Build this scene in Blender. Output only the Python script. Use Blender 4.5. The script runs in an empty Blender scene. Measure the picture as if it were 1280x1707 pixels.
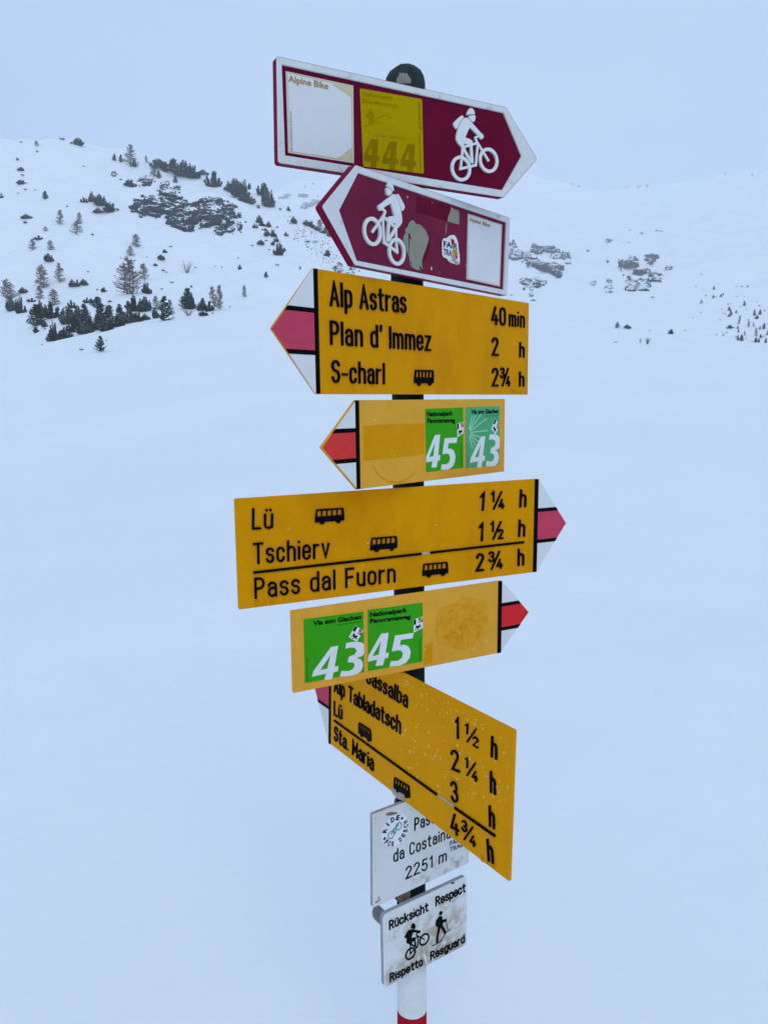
import bpy, bmesh, math, random
import numpy as np
from mathutils import Vector, Matrix, noise
from mathutils.geometry import tessellate_polygon

# ------------------------------------------------------------------ camera, world, sun, exposure
SC = bpy.context.scene
COL = SC.collection
CAMZ = 1.6
FPX, PW, PH, HORIZON = 1282.0, 1280.0, 1707.0, 658.0
PITCH = math.atan((PH / 2 - HORIZON) / FPX)
cam_d = bpy.data.cameras.new('camera')
cam_d.sensor_fit = 'VERTICAL'
cam_d.sensor_height = 24.0
cam_d.lens = 24.0 * FPX / PH
cam_d.clip_start = 0.05
cam_d.clip_end = 6000
cam = bpy.data.objects.new('camera', cam_d)
COL.objects.link(cam)
cam.location = (0, 0, CAMZ)
cam.rotation_euler = (math.pi / 2 - PITCH, 0, 0)
SC.camera = cam

SUN_ELEV, SUN_AZ = math.radians(45), math.radians(172)     # azimuth clockwise from +Y: behind the camera
world = bpy.data.worlds.new('World')
SC.world = world
world.use_nodes = True
wn, wl = world.node_tree.nodes, world.node_tree.links
wn.clear()
w_out = wn.new('ShaderNodeOutputWorld')
w_sky = wn.new('ShaderNodeTexSky')
w_sky.sky_type = 'NISHITA'
w_sky.sun_disc = False
w_sky.sun_elevation = SUN_ELEV
w_sky.sun_rotation = SUN_AZ
w_sky.altitude = 2200
w_bg1 = wn.new('ShaderNodeBackground')
w_bg1.inputs['Strength'].default_value = 0.06
w_bg2 = wn.new('ShaderNodeBackground')                      # the even overcast
w_tc = wn.new('ShaderNodeTexCoord')
w_map = wn.new('ShaderNodeMapping')
w_map.inputs['Scale'].default_value = (1, 1, 2.2)
w_nz = wn.new('ShaderNodeTexNoise')                          # faint unevenness of the cloud layer
w_nz.inputs['Scale'].default_value = 2.4
w_nz.inputs['Detail'].default_value = 4
w_cm = wn.new('ShaderNodeMix')
w_cm.data_type = 'RGBA'
w_cm.inputs[6].default_value = (0.420, 0.592, 0.860, 1)
w_cm.inputs[7].default_value = (0.500, 0.668, 0.905, 1)
w_rg = wn.new('ShaderNodeMapRange')
w_rg.inputs[1].default_value, w_rg.inputs[2].default_value = .32, .68
wl.new(w_tc.outputs['Generated'], w_map.inputs[0])
wl.new(w_map.outputs[0], w_nz.inputs['Vector'])
wl.new(w_nz.outputs[0], w_rg.inputs[0])
wl.new(w_rg.outputs[0], w_cm.inputs[0])
wl.new(w_cm.outputs[2], w_bg2.inputs['Color'])
w_bg2.inputs['Strength'].default_value = 1.09
w_mix = wn.new('ShaderNodeMixShader')
w_mix.inputs[0].default_value = 0.92
wl.new(w_sky.outputs[0], w_bg1.inputs['Color'])
wl.new(w_bg1.outputs[0], w_mix.inputs[1])
wl.new(w_bg2.outputs[0], w_mix.inputs[2])
wl.new(w_mix.outputs[0], w_out.inputs['Surface'])

sun_d = bpy.data.lights.new('sun', 'SUN')
sun_d.energy = 0.98
sun_d.angle = math.radians(40)
sun_d.color = (0.92, 0.98, 1.0)
sun = bpy.data.objects.new('sun', sun_d)
COL.objects.link(sun)
sd = Vector((math.sin(SUN_AZ) * math.cos(SUN_ELEV), math.cos(SUN_AZ) * math.cos(SUN_ELEV), math.sin(SUN_ELEV)))
sun.rotation_euler = sd.to_track_quat('Z', 'Y').to_euler()

SC.view_settings.view_transform = 'Standard'
SC.view_settings.look = 'None'
SC.view_settings.gamma = 1.0
SC.view_settings.use_curve_mapping = False
SC.view_settings.exposure = 0.09
SC.render.engine = 'CYCLES'
SC.cycles.max_bounces = 8
SC.cycles.diffuse_bounces = 5
SC.cycles.volume_bounces = 2
SC.cycles.transparent_max_bounces = 8
SC.cycles.use_denoising = True

rnd = random.Random(7)

# ------------------------------------------------------------------ projection helpers
cp_, sp_ = math.cos(PITCH), math.sin(PITCH)
RT, FW, UP = Vector((1, 0, 0)), Vector((0, cp_, -sp_)), Vector((0, sp_, cp_))
CAM = Vector((0, 0, CAMZ))


def ray(x, y):
    return RT * ((x - PW / 2) / FPX) + FW + UP * ((PH / 2 - y) / FPX)


# ------------------------------------------------------------------ materials
def mat(name, col, rough=0.55, var=0.0, vscale=20.0, bump=0.0, bscale=120.0, spec=0.02, col2=None, coat=0.0):
    m = bpy.data.materials.new(name)
    m.use_nodes = True
    n, l = m.node_tree.nodes, m.node_tree.links
    b = n['Principled BSDF']
    b.inputs['Base Color'].default_value = (*col, 1)
    b.inputs['Roughness'].default_value = rough
    b.inputs['Specular IOR Level'].default_value = spec
    if coat:
        b.inputs['Coat Weight'].default_value = coat
        b.inputs['Coat Roughness'].default_value = 0.25
    tc = n.new('ShaderNodeTexCoord')
    if var > 0 or col2:
        nz = n.new('ShaderNodeTexNoise')
        nz.inputs['Scale'].default_value = vscale
        nz.inputs['Detail'].default_value = 6
        nz.inputs['Roughness'].default_value = 0.65
        l.new(tc.outputs['Object'], nz.inputs['Vector'])
        mx = n.new('ShaderNodeMix')
        mx.data_type = 'RGBA'
        c2 = col2 or tuple(min(1, c * (1 - var)) for c in col)
        mx.inputs[6].default_value = (*col, 1)
        mx.inputs[7].default_value = (*c2, 1)
        mr = n.new('ShaderNodeMapRange')
        mr.inputs[1].default_value = 0.35
        mr.inputs[2].default_value = 0.7
        l.new(nz.outputs[0], mr.inputs[0])
        l.new(mr.outputs[0], mx.inputs[0])
        l.new(mx.outputs[2], b.inputs['Base Color'])
    if bump > 0:
        nb = n.new('ShaderNodeTexNoise')
        nb.inputs['Scale'].default_value = bscale
        nb.inputs['Detail'].default_value = 4
        l.new(tc.outputs['Object'], nb.inputs['Vector'])
        bp = n.new('ShaderNodeBump')
        bp.inputs['Strength'].default_value = bump
        bp.inputs['Distance'].default_value = 0.002
        l.new(nb.outputs[0], bp.inputs['Height'])
        l.new(bp.outputs[0], b.inputs['Normal'])
    return m


def add_stain(m, col, scale, lo, hi, amount=1.0, box=None, soft=0.03, stretch=(1, 1, 1), seed=0.0):
    """A stain with a shape of its own: noise between lo and hi, kept inside a box of object space (x0, x1, y0, y1)."""
    n, l = m.node_tree.nodes, m.node_tree.links
    b = n['Principled BSDF']
    tc = n.new('ShaderNodeTexCoord')
    mp = n.new('ShaderNodeMapping')
    mp.inputs['Scale'].default_value = stretch
    mp.inputs['Location'].default_value = (seed, seed * 0.7, 0)
    l.new(tc.outputs['Object'], mp.inputs[0])
    nz = n.new('ShaderNodeTexNoise')
    nz.inputs['Scale'].default_value = scale
    nz.inputs['Detail'].default_value = 8
    nz.inputs['Roughness'].default_value = 0.7
    l.new(mp.outputs[0], nz.inputs['Vector'])
    mr = n.new('ShaderNodeMapRange')
    mr.inputs[1].default_value = lo
    mr.inputs[2].default_value = hi
    mr.inputs[4].default_value = amount
    l.new(nz.outputs[0], mr.inputs[0])
    fac = mr.outputs[0]
    if box:
        sx = n.new('ShaderNodeSeparateXYZ')
        l.new(tc.outputs['Object'], sx.inputs[0])
        for ax, a0, s in ((0, box[0], 1), (0, box[1], -1), (1, box[2], 1), (1, box[3], -1)):
            r2 = n.new('ShaderNodeMapRange')
            r2.inputs[1].default_value = a0 - soft * s
            r2.inputs[2].default_value = a0 + soft * s
            l.new(sx.outputs[ax], r2.inputs[0])
            mm = n.new('ShaderNodeMath')
            mm.operation = 'MULTIPLY'
            l.new(fac, mm.inputs[0])
            l.new(r2.outputs[0], mm.inputs[1])
            fac = mm.outputs[0]
    mx = n.new('ShaderNodeMix')
    mx.data_type = 'RGBA'
    inp = b.inputs['Base Color']
    if inp.is_linked:
        l.new(inp.links[0].from_socket, mx.inputs[6])
    else:
        mx.inputs[6].default_value = inp.default_value
    mx.inputs[7].default_value = (*col, 1)
    l.new(fac, mx.inputs[0])
    l.new(mx.outputs[2], inp)
    return m


M = {}
M['maroon'] = mat('maroon_paint', (0.158, 0.006, 0.03), 0.5, 0.25, 9, 0.05, 300)
M['maroon_faded'] = mat('maroon_paint_faded', (0.205, 0.02, 0.054), 0.5, 0.25, 12, 0.05, 300)
M['maroon_edge'] = mat('maroon_edge_paint', (0.24, 0.01, 0.042), 0.5, 0.2, 30)
M['maroon_clean'] = mat('maroon_clean_patch', (0.15, 0.006, 0.026), 0.45, 0.15, 20)
M['white'] = mat('white_paint', (0.74, 0.73, 0.7), 0.5, 0.10, 14, 0.05, 250)
add_stain(M['white'], (0.34, 0.32, 0.29), 45, 0.57, 0.72, 0.7)
add_stain(M['white'], (0.25, 0.22, 0.20), 160, 0.66, 0.74, 0.8, seed=4.0)
M['white_clean'] = mat('white_reflective_field', (0.76, 0.75, 0.73), 0.45, 0.06, 18)
M['white_picto'] = mat('white_pictogram_paint', (0.78, 0.77, 0.75), 0.5, 0.05, 20)
M['panel_white'] = mat('route_field_white', (0.76, 0.75, 0.73), 0.45, 0.05, 10)
M['yellow'] = mat('yellow_sign_paint', (0.77, 0.305, 0.002), 0.5, 0.10, 9, 0.06, 220)
add_stain(M['yellow'], (0.48, 0.18, 0.004), 14, 0.48, 0.80, 0.6, seed=2.0, stretch=(1, .35, 1))
add_stain(M['yellow'], (0.80, 0.62, 0.35), 150, 0.72, 0.80, 0.6, seed=6.0)
M['yellow_wet'] = mat('yellow_sign_paint_wet', (0.78, 0.315, 0.002), 0.5, 0.10, 9, 0.05, 220)
M['yellow_faded'] = mat('yellow_sign_paint_faded', (0.82, 0.385, 0.042), 0.5, 0.12, 16, 0.06, 220)
add_stain(M['yellow_faded'], (0.36, 0.17, 0.03), 70, 0.64, 0.76, 0.5)
M['yellow_patch'] = mat('yellow_clean_patch', (0.75, 0.305, 0.004), 0.42, 0.10, 25, 0.10, 120)
M['yellow_glue'] = mat('yellow_glue_patch', (0.79, 0.35, 0.022), 0.36, 0.12, 60, 1.0, 90)
M['yellow_emboss'] = mat('yellow_embossed_mark', (0.6, 0.24, 0.003), 0.5)
M['black'] = mat('black_raised_letter', (0.004, 0.004, 0.005), 0.5, 0.3, 60)
M['black_print'] = mat('black_print', (0.005, 0.005, 0.006), 0.5)
M['pink'] = mat('faded_red_field_pink', (0.6, 0.06, 0.115), 0.45, 0.08, 20)
M['red'] = mat('red_field', (0.74, 0.05, 0.045), 0.45, 0.12, 20)
M['red_bright'] = mat('red_field_deep', (0.74, 0.03, 0.033), 0.45, 0.1, 20)
M['green'] = mat('green_sticker', (0.045, 0.36, 0.012), 0.42, 0.06, 12)
M['teal'] = mat('teal_sticker', (0.09, 0.41, 0.18), 0.42, 0.06, 12)
M['teal_pale'] = mat('pale_teal_print', (0.42, 0.66, 0.46), 0.45)
M['sticker_white'] = mat('white_print', (0.77, 0.76, 0.75), 0.45)
M['olive'] = mat('olive_yellow_sticker', (0.45, 0.31, 0.0005), 0.42, 0.06, 8)
M['olive_dark'] = mat('olive_dark_print', (0.3, 0.175, 0.0005), 0.42, 0.12, 20)
M['olive_faint'] = mat('olive_faint_print', (0.36, 0.23, 0.0005), 0.42, 0.1, 20)
M['gold'] = mat('gold_brown_print', (0.42, 0.22, 0.055), 0.5)
M['gold_pale'] = mat('yellowed_edge_print', (0.66, 0.56, 0.36), 0.5, 0.1, 60)
M['grey_text'] = mat('grey_print', (0.33, 0.33, 0.33), 0.5)
M['glue'] = mat('grey_sticker_residue', (0.30, 0.285, 0.225), 0.6, 0.12, 30, 0.1, 150)
M['navy'] = mat('navy_print', (0.030, 0.035, 0.085), 0.5)
M['heart'] = mat('red_print', (0.42, 0.02, 0.03), 0.5)
M['skin'] = mat('skin_tone_print', (0.52, 0.28, 0.22), 0.5)
M['helmet'] = mat('ochre_print', (0.55, 0.27, 0.02), 0.5)
M['teal_line'] = mat('teal_line_print', (0.05, 0.27, 0.24), 0.5)
M['blue_print'] = mat('blue_print', (0.02, 0.10, 0.28), 0.5)
M['yellow_print'] = mat('yellow_print', (0.65, 0.42, 0.02), 0.5)
M['post'] = mat('dark_green_post_paint', (0.01, 0.019, 0.019), 0.45, 0.4, 25, 0.1, 180)
M['cap'] = mat('dark_green_cap_plastic', (0.042, 0.054, 0.053), 0.5, 0.35, 40, 0.1, 200)
M['band_white'] = mat('white_band_paint', (0.74, 0.73, 0.71), 0.45, 0.08, 20)
add_stain(M['band_white'], (0.36, 0.35, 0.34), 30, 0.62, 0.75, 0.5, stretch=(1, 1, 0.25))
M['band_red'] = mat('red_band_paint', (0.42, 0.012, 0.028), 0.42, 0.2, 25)
M['metal'] = mat('galvanised_metal', (0.23, 0.225, 0.215), 0.5, 0.35, 40, 0.1, 150)
M['metal'].node_tree.nodes['Principled BSDF'].inputs['Metallic'].default_value = 0.6
M['rust'] = mat('peeled_brown_metal', (0.26, 0.19, 0.15), 0.7, 0.45, 60, 0.3, 120)
M['chip'] = mat('pale_chipped_paint', (0.52, 0.42, 0.36), 0.7, 0.3, 90)
M['place_white'] = mat('weathered_white_paint', (0.71, 0.7, 0.67), 0.5, 0.10, 10, 0.06, 160)
add_stain(M['place_white'], (0.33, 0.27, 0.20), 42, 0.50, 0.62, 0.75, box=(-0.035, 0.14, -0.16, -0.062), soft=0.022)
add_stain(M['place_white'], (0.30, 0.27, 0.23), 70, 0.60, 0.72, 0.6, box=(-0.11, 0.02, 0.066, 0.2), soft=0.02, seed=3.0)
add_stain(M['place_white'], (0.25, 0.25, 0.25), 110, 0.68, 0.76, 0.7, seed=5.0)
M['respect_white'] = mat('grimy_white_paint', (0.74, 0.73, 0.71), 0.5, 0.08, 10, 0.06, 160)
add_stain(M['respect_white'], (0.40, 0.33, 0.25), 26, 0.45, 0.57, 0.9, box=(-0.050, 0.110, -0.1, 0.020), soft=0.03, seed=1.3)
add_stain(M['respect_white'], (0.42, 0.36, 0.28), 45, 0.48, 0.60, 0.85, box=(-0.10, 0.10, 0.010, 0.055), soft=0.02, seed=8.3)
add_stain(M['respect_white'], (0.38, 0.31, 0.23), 40, 0.40, 0.54, 0.95, box=(-0.105, 0.09, -0.085, -0.040), soft=0.015, seed=4.1)
M['side_grey'] = mat('grey_plate_edge', (0.36, 0.37, 0.38), 0.5, 0.2, 40)
M['droplet'] = mat('water_droplet', (0.84, 0.40, 0.03), 0.06, spec=0.6)
_b = M['droplet'].node_tree.nodes['Principled BSDF']
_b.inputs['IOR'].default_value = 1.33


# ------------------------------------------------------------------ mesh helpers
def mesh_obj(name, verts, faces, material, parent=None, mats=None, midx=None, smooth=False):
    me = bpy.data.meshes.new(name)
    me.from_pydata([tuple(v) for v in verts], [], [tuple(f) for f in faces])
    for mm in (mats or [material]):
        me.materials.append(mm)
    if midx:
        me.polygons.foreach_set('material_index', midx)
    if smooth:
        me.polygons.foreach_set('use_smooth', [True] * len(me.polygons))
    me.update()
    o = bpy.data.objects.new(name, me)
    COL.objects.link(o)
    if parent:
        o.parent = parent
    return o


def tag(o, label=None, cat=None, group=None, kind=None):
    if label:
        o['label'] = label
    if cat:
        o['category'] = cat
    if group:
        o['group'] = group
    if kind:
        o['kind'] = kind
    return o


def empty(name, loc=(0, 0, 0), mtx=None):
    o = bpy.data.objects.new(name, None)
    o.empty_display_size = 0.1
    COL.objects.link(o)
    if mtx:
        o.matrix_world = mtx
    else:
        o.location = loc
    return o


def area2(p):
    return sum(p[i][0] * p[(i + 1) % len(p)][1] - p[(i + 1) % len(p)][0] * p[i][1] for i in range(len(p)))


def ccw(p):
    p = [tuple(q) for q in p]
    return p if area2(p) > 0 else p[::-1]


def inset(p, d):
    n, out = len(p), []
    for i in range(n):
        a, b, c = Vector(p[i - 1]), Vector(p[i]), Vector(p[(i + 1) % n])
        d1, d2 = (b - a), (c - b)
        if d1.length < 1e-9 or d2.length < 1e-9:
            out.append(tuple(b))
            continue
        d1.normalize()
        d2.normalize()
        n1, n2 = Vector((-d1.y, d1.x)), Vector((-d2.y, d2.x))
        m_ = n1 + n2
        if m_.length < 1e-6:
            m_ = n1
        m_.normalize()
        k = max(0.35, m_.dot(n1))
        out.append(tuple(b + m_ * (d / k)))
    return out


def rounded(corners, r, seg=5):
    out, n = [], len(corners)
    for i in range(n):
        rr = r[i] if isinstance(r, (list, tuple)) else r
        a, b, c = Vector(corners[i - 1]), Vector(corners[i]), Vector(corners[(i + 1) % n])
        if rr <= 0:
            out.append(tuple(b))
            continue
        u, v = (a - b).normalized(), (c - b).normalized()
        ang = u.angle(v)
        t = rr / math.tan(ang / 2)
        p0, p1 = b + u * t, b + v * t
        for k in range(seg + 1):
            s = k / seg
            out.append(tuple(p0 * (1 - s) ** 2 + b * 2 * s * (1 - s) + p1 * s ** 2))
    return out


class Geo:
    """Collects prisms cut from 2D shapes in a plane, local x, y in the plane and z out of it."""

    def __init__(self):
        self.v, self.f, self.m = [], [], []

    def prism(self, outer, z0, z1, holes=(), bevel=0.0, back=False, mi=0, wall_mi=None):
        wall_mi = mi if wall_mi is None else wall_mi
        outer = ccw(outer)
        holes = [ccw(h)[::-1] for h in holes]
        base = len(self.v)

        def ring(p, z):
            s = len(self.v)
            self.v += [(q[0], q[1], z) for q in p]
            return s

        loops_front = []
        for p in [outer] + holes:
            n = len(p)
            a = ring(p, z0)
            b = ring(p, z1 - bevel)
            for i in range(n):
                j = (i + 1) % n
                self.f.append((a + i, a + j, b + j, b + i))
                self.m.append(wall_mi)
            if bevel > 0:
                q = inset(p, bevel)
                c = ring(q, z1)
                for i in range(n):
                    j = (i + 1) % n
                    self.f.append((b + i, b + j, c + j, c + i))
                    self.m.append(mi)
                loops_front.append((c, q))
            else:
                loops_front.append((b, p))
        flat, idx = [], []
        for s, p in loops_front:
            flat.append([Vector((q[0], q[1], 0)) for q in p])
            idx += [s + i for i in range(len(p))]
        pts = [q for p in flat for q in p]
        for t in tessellate_polygon(flat):
            a, b, c = (pts[k] for k in t)
            tri = tuple(idx[k] for k in t)
            if (b - a).cross(c - a).z < 0:
                tri = tri[::-1]
            self.f.append(tri)
            self.m.append(mi)
        if back:
            a = base
            for t in tessellate_polygon([[Vector((q[0], q[1], 0)) for q in outer]]):
                pa, pb, pc = (Vector(outer[k]) for k in t)
                tri = tuple(a + k for k in t)
                if (pb - pa).cross(pc - pa) > 0:
                    tri = tri[::-1]
                self.f.append(tri)
                self.m.append(wall_mi)
        return self

    def stroke(self, pts, w, z0, z1, closed=False, cap=0.0, mi=0):
        pts = [Vector(p) for p in pts]
        q = [pts[0]]
        for p in pts[1:]:
            if (p - q[-1]).length > 1e-6:
                q.append(p)
        if closed and (q[0] - q[-1]).length < 1e-6:
            q.pop()
        pts, n = q, len(q)
        if n < 2:
            return self
        if not closed and cap:
            pts[0] = pts[0] + (pts[0] - pts[1]).normalized() * cap
            pts[-1] = pts[-1] + (pts[-1] - pts[-2]).normalized() * cap
        L, R = [], []
        for i in range(n):
            if closed:
                a, c = pts[i - 1], pts[(i + 1) % n]
            else:
                a, c = pts[max(i - 1, 0)], pts[min(i + 1, n - 1)]
            b = pts[i]
            d1 = (b - a) if (b - a).length > 1e-9 else (c - b)
            d2 = (c - b) if (c - b).length > 1e-9 else (b - a)
            d1, d2 = d1.normalized(), d2.normalized()
            n1, n2 = Vector((-d1.y, d1.x)), Vector((-d2.y, d2.x))
            mm = n1 + n2
            mm = n1 if mm.length < 1e-4 else mm.normalized()
            k = max(0.5, mm.dot(n1))
            L.append(b + mm * (w / 2 / k))
            R.append(b - mm * (w / 2 / k))
        s = len(self.v)
        for i in range(n):
            self.v += [(L[i].x, L[i].y, z0), (R[i].x, R[i].y, z0), (L[i].x, L[i].y, z1), (R[i].x, R[i].y, z1)]
        for i in range(n if closed else n - 1):
            a, b = s + 4 * i, s + 4 * ((i + 1) % n)
            self.f += [(a + 2, a + 3, b + 3, b + 2), (a, a + 2, b + 2, b), (a + 3, a + 1, b + 1, b + 3)]
            self.m += [mi] * 3
        if not closed:
            a, b = s, s + 4 * (n - 1)
            self.f += [(a, a + 1, a + 3, a + 2), (b + 1, b, b + 2, b + 3)]
            self.m += [mi] * 2
        return self

    def obj(self, name, material, parent=None, mats=None, smooth=False):
        return mesh_obj(name, self.v, self.f, material, parent, mats, self.m if mats else None, smooth)


def circle(cx, cy, r, n=40, ry=None):
    ry = r if ry is None else ry
    return [(cx + r * math.cos(2 * math.pi * i / n), cy + ry * math.sin(2 * math.pi * i / n)) for i in range(n)]


# ------------------------------------------------------------------ stroke alphabet (narrow upright road-sign hand)
def _arc(cx, cy, rx, ry, a0, a1):
    n = max(5, int(abs(a1 - a0) / 15))
    return [(cx + rx * math.cos(math.radians(a0 + (a1 - a0) * k / n)), cy + ry * math.sin(math.radians(a0 + (a1 - a0) * k / n))) for k in range(n + 1)]


def _oval(x0, x1, y0, y1, ry):
    cx, rx = (x0 + x1) / 2, (x1 - x0) / 2
    return _arc(cx, y1 - ry, rx, ry, 0, 180) + _arc(cx, y0 + ry, rx, ry, 180, 360) + [(x1, y1 - ry)]


def _arch(x0, x1, y=.7, r=.19):
    cx, rx = (x0 + x1) / 2, (x1 - x0) / 2
    return _arc(cx, y - r, rx, r, 180, 0) + [(x1, 0)]


GL = {
    'A': (.46, [[(0, 0), (.23, 1), (.46, 0)], [(.075, .3), (.385, .3)]]),
    'B': (.42, [[(0, 0), (0, 1), (.2, 1)] + _arc(.2, .765, .19, .235, 90, -90) + _arc(.2, .265, .22, .265, 90, -90) + [(0, 0)], [(0, .53), (.2, .53)]]),
    'C': (.42, [_arc(.21, .76, .21, .24, 5, 180) + _arc(.21, .24, .21, .24, 180, 355)]),
    'F': (.38, [[(0, 0), (0, 1), (.38, 1)], [(0, .53), (.33, .53)]]),
    'I': (.0, [[(0, 0), (0, 1)]]),
    'L': (.34, [[(0, 1), (0, 0), (.34, 0)]]),
    'M': (.54, [[(0, 0), (0, 1), (.27, .3), (.54, 1), (.54, 0)]]),
    'P': (.40, [[(0, 0), (0, 1), (.2, 1)] + _arc(.2, .735, .2, .265, 90, -90) + [(0, .47)]]),
    'R': (.42, [[(0, 0), (0, 1), (.2, 1)] + _arc(.2, .75, .2, .25, 90, -90) + [(0, .5)], [(.2, .5), (.42, 0)]]),
    'S': (.40, [_arc(.2, .77, .2, .23, 12, 262) + _arc(.2, .27, .2, .27, 82, -168)]),
    'T': (.44, [[(0, 1), (.44, 1)], [(.22, 1), (.22, 0)]]),
    'W': (.66, [[(0, 1), (.16, 0), (.33, .8), (.5, 0), (.66, 1)]]),
    'a': (.35, [_arc(.175, .5, .175, .2, 165, 0) + [(.35, 0)], [(.35, .42), (.2, .42)] + _arc(.16, .21, .16, .21, 90, 270) + [(.2, 0), (.35, .1)]]),
    'b': (.36, [[(0, 0), (0, 1)], _oval(0, .36, 0, .7, .2)]),
    'c': (.34, [_arc(.17, .5, .17, .2, 5, 180) + _arc(.17, .2, .17, .2, 180, 355)]),
    'd': (.36, [[(.36, 0), (.36, 1)], _oval(0, .36, 0, .7, .2)]),
    'e': (.36, [[(0, .36), (.36, .36)] + _arc(.18, .5, .18, .2, 0, 180) + _arc(.18, .2, .18, .2, 180, 345)]),
    'g': (.36, [[(.36, .7), (.36, -.06)] + _arc(.18, -.08, .18, .19, 0, -160), _oval(0, .36, 0, .7, .2)]),
    'h': (.36, [[(0, 0), (0, 1)], _arch(0, .36)]),
    'i': (.0, [[(0, 0), (0, .7)], [(0, .87), (0, .98)]]),
    'k': (.36, [[(0, 0), (0, 1)], [(.34, .7), (0, .27)], [(.11, .40), (.37, 0)]]),
    'l': (.0, [[(0, 0), (0, 1)]]),
    'm': (.60, [[(0, 0), (0, .7)], _arch(0, .30), _arch(.30, .60)]),
    'n': (.35, [[(0, 0), (0, .7)], _arch(0, .35)]),
    'o': (.36, [_oval(0, .36, 0, .7, .2)]),
    'p': (.36, [[(0, .7), (0, -.28)], _oval(0, .36, 0, .7, .2)]),
    'r': (.24, [[(0, 0), (0, .7)], _arc(.19, .48, .19, .2, 180, 78)]),
    's': (.33, [_arc(.165, .54, .165, .16, 12, 262) + _arc(.165, .19, .165, .19, 82, -168)]),
    't': (.28, [[(.11, .95), (.11, .15)] + _arc(.25, .15, .14, .15, 180, 275), [(0, .7), (.28, .7)]]),
    'u': (.35, [[(0, .7)] + _arc(.175, .19, .175, .19, 180, 360) + [(.35, .7)], [(.35, .3), (.35, 0)]]),
    'v': (.36, [[(0, .7), (.18, 0), (.36, .7)]]),
    'z': (.33, [[(0, .7), (.33, .7), (0, 0), (.33, 0)]]),
    '-': (.26, [[(0, .38), (.26, .38)]]),
    "'": (.0, [[(0, .8), (.03, 1.02)]]),
    '.': (.0, [[(0, 0), (0, .1)]]),
    ' ': (.14, []),
    '0': (.40, [_oval(0, .40, 0, 1, .24)]),
    '1': (.18, [[(0, .80), (.18, 1), (.18, 0)]]),
    '2': (.42, [_arc(.2, .765, .2, .235, 172, -22) + [(0, 0), (.42, 0)]]),
    '3': (.40, [_arc(.19, .76, .19, .24, 165, -85) + _arc(.19, .26, .21, .26, 85, -165)]),
    '4': (.46, [[(.27, 1), (0, .26), (.46, .26)], [(.34, .52), (.34, 0)]]),
    '5': (.40, [[(.37, 1), (.06, 1), (.03, .56)] + _arc(.19, .31, .21, .31, 128, -160)]),
}
GL['ü'] = (.35, GL['u'][1] + [[(.08, .87), (.08, .99)], [(.27, .87), (.27, .99)]])


def _small(ch, dx, dy, s):
    return [[(dx + x * s, dy + y * s) for x, y in st] for st in GL[ch][1]]


def _frac(a, b):
    return (.66, _small(a, 0, .47, .56) + [[(.12, 0), (.52, 1)]] + _small(b, .42, 0, .52))


GL['¼'], GL['½'], GL['¾'] = _frac('1', '4'), _frac('1', '2'), _frac('3', '4')


def stroke_text(g, s, a, b, c, depth, sw=.115, gap=.2, z0=0.0, slack=0):
    """Text from baseline point a to b; c lies at cap height above a. Local plane coordinates."""
    a, b, c = Vector(a), Vector(b), Vector(c)
    e = (b - a).normalized()
    up = Vector((-e.y, e.x))
    hgt = (c - a).dot(up)
    tot = sum(GL[ch][0] for ch in s) + gap * (len(s) - 1)
    width = (b - a).length
    w = sw * hgt
    kx = (width - w) / max(tot, .05) if tot > .05 else hgt
    x = 0.0
    for k, ch in enumerate(s):
        wd, sts = GL[ch]
        for si, st in enumerate(sts):
            pts = [tuple(a + e * (w / 2 + (x + p[0]) * kx) + up * (w / 2 + p[1] * (hgt - w))) for p in st]
            closed = len(pts) > 8 and (Vector(pts[0]) - Vector(pts[-1])).length < 1e-5
            cap = w / 2 if ch in "-.'" or len(pts) == 2 or not closed else 0
            if ch in 'iü.' and len(st) == 2:
                cap = 0
            g.stroke(pts, w, z0, z0 + depth - .00006 * ((si + k) % 4), closed, cap * .9)
        x += wd + gap
    return g


_font_cache = {}


def font_mesh(s, weight=0.0):
    key = (s, weight)
    if key in _font_cache:
        return _font_cache[key]
    cu = bpy.data.curves.new('lettering', 'FONT')
    cu.body = s
    cu.size = 1.0
    cu.offset = weight
    cu.resolution_u = 3
    o = bpy.data.objects.new('lettering', cu)
    COL.objects.link(o)
    dg = bpy.context.evaluated_depsgraph_get()
    dg.update()
    me = o.evaluated_get(dg).to_mesh()
    vs = [(v.co.x, v.co.y) for v in me.vertices]
    fs = [tuple(p.vertices) for p in me.polygons]
    o.evaluated_get(dg).to_mesh_clear()
    bpy.data.objects.remove(o)
    bpy.data.curves.remove(cu)
    _font_cache[key] = (vs, fs)
    return vs, fs


def font_text(g, s, a, b, hgt, z, weight=.012, cap=.73, shear=0.0):
    """Printed text laid from a to b (baseline, local plane), cap height hgt."""
    vs, fs = font_mesh(s, weight)
    x0, x1 = min(v[0] for v in vs), max(v[0] for v in vs)
    a, b = Vector(a), Vector(b)
    e = (b - a)
    up = Vector((-e.y, e.x)).normalized() * hgt
    base = len(g.v)
    for x, y in vs:
        p = a + e * ((x - x0) / (x1 - x0)) + up * (y / cap) + e.normalized() * (shear * hgt * y / cap)
        g.v.append((p.x, p.y, z))
    for f in fs:
        pa, pb, pc = (Vector(vs[k]) for k in f[:3])
        t = tuple(base + k for k in f)
        g.f.append(t if (pb - pa).cross(pc - pa) > 0 else t[::-1])
        g.m.append(0)
    return g


# ------------------------------------------------------------------ the post
YP = 1.468


def post_x(z):                     # post axis, leaning a touch to the left at the top; z above the snow
    return 0.05981 + (0.03880 - 0.05981) * ((z - CAMZ) + 1.3123) / (0.53678 + 1.3123)


def post_z(py):
    r = ray(680, py)
    return CAMZ + r.z * YP / r.y


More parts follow.
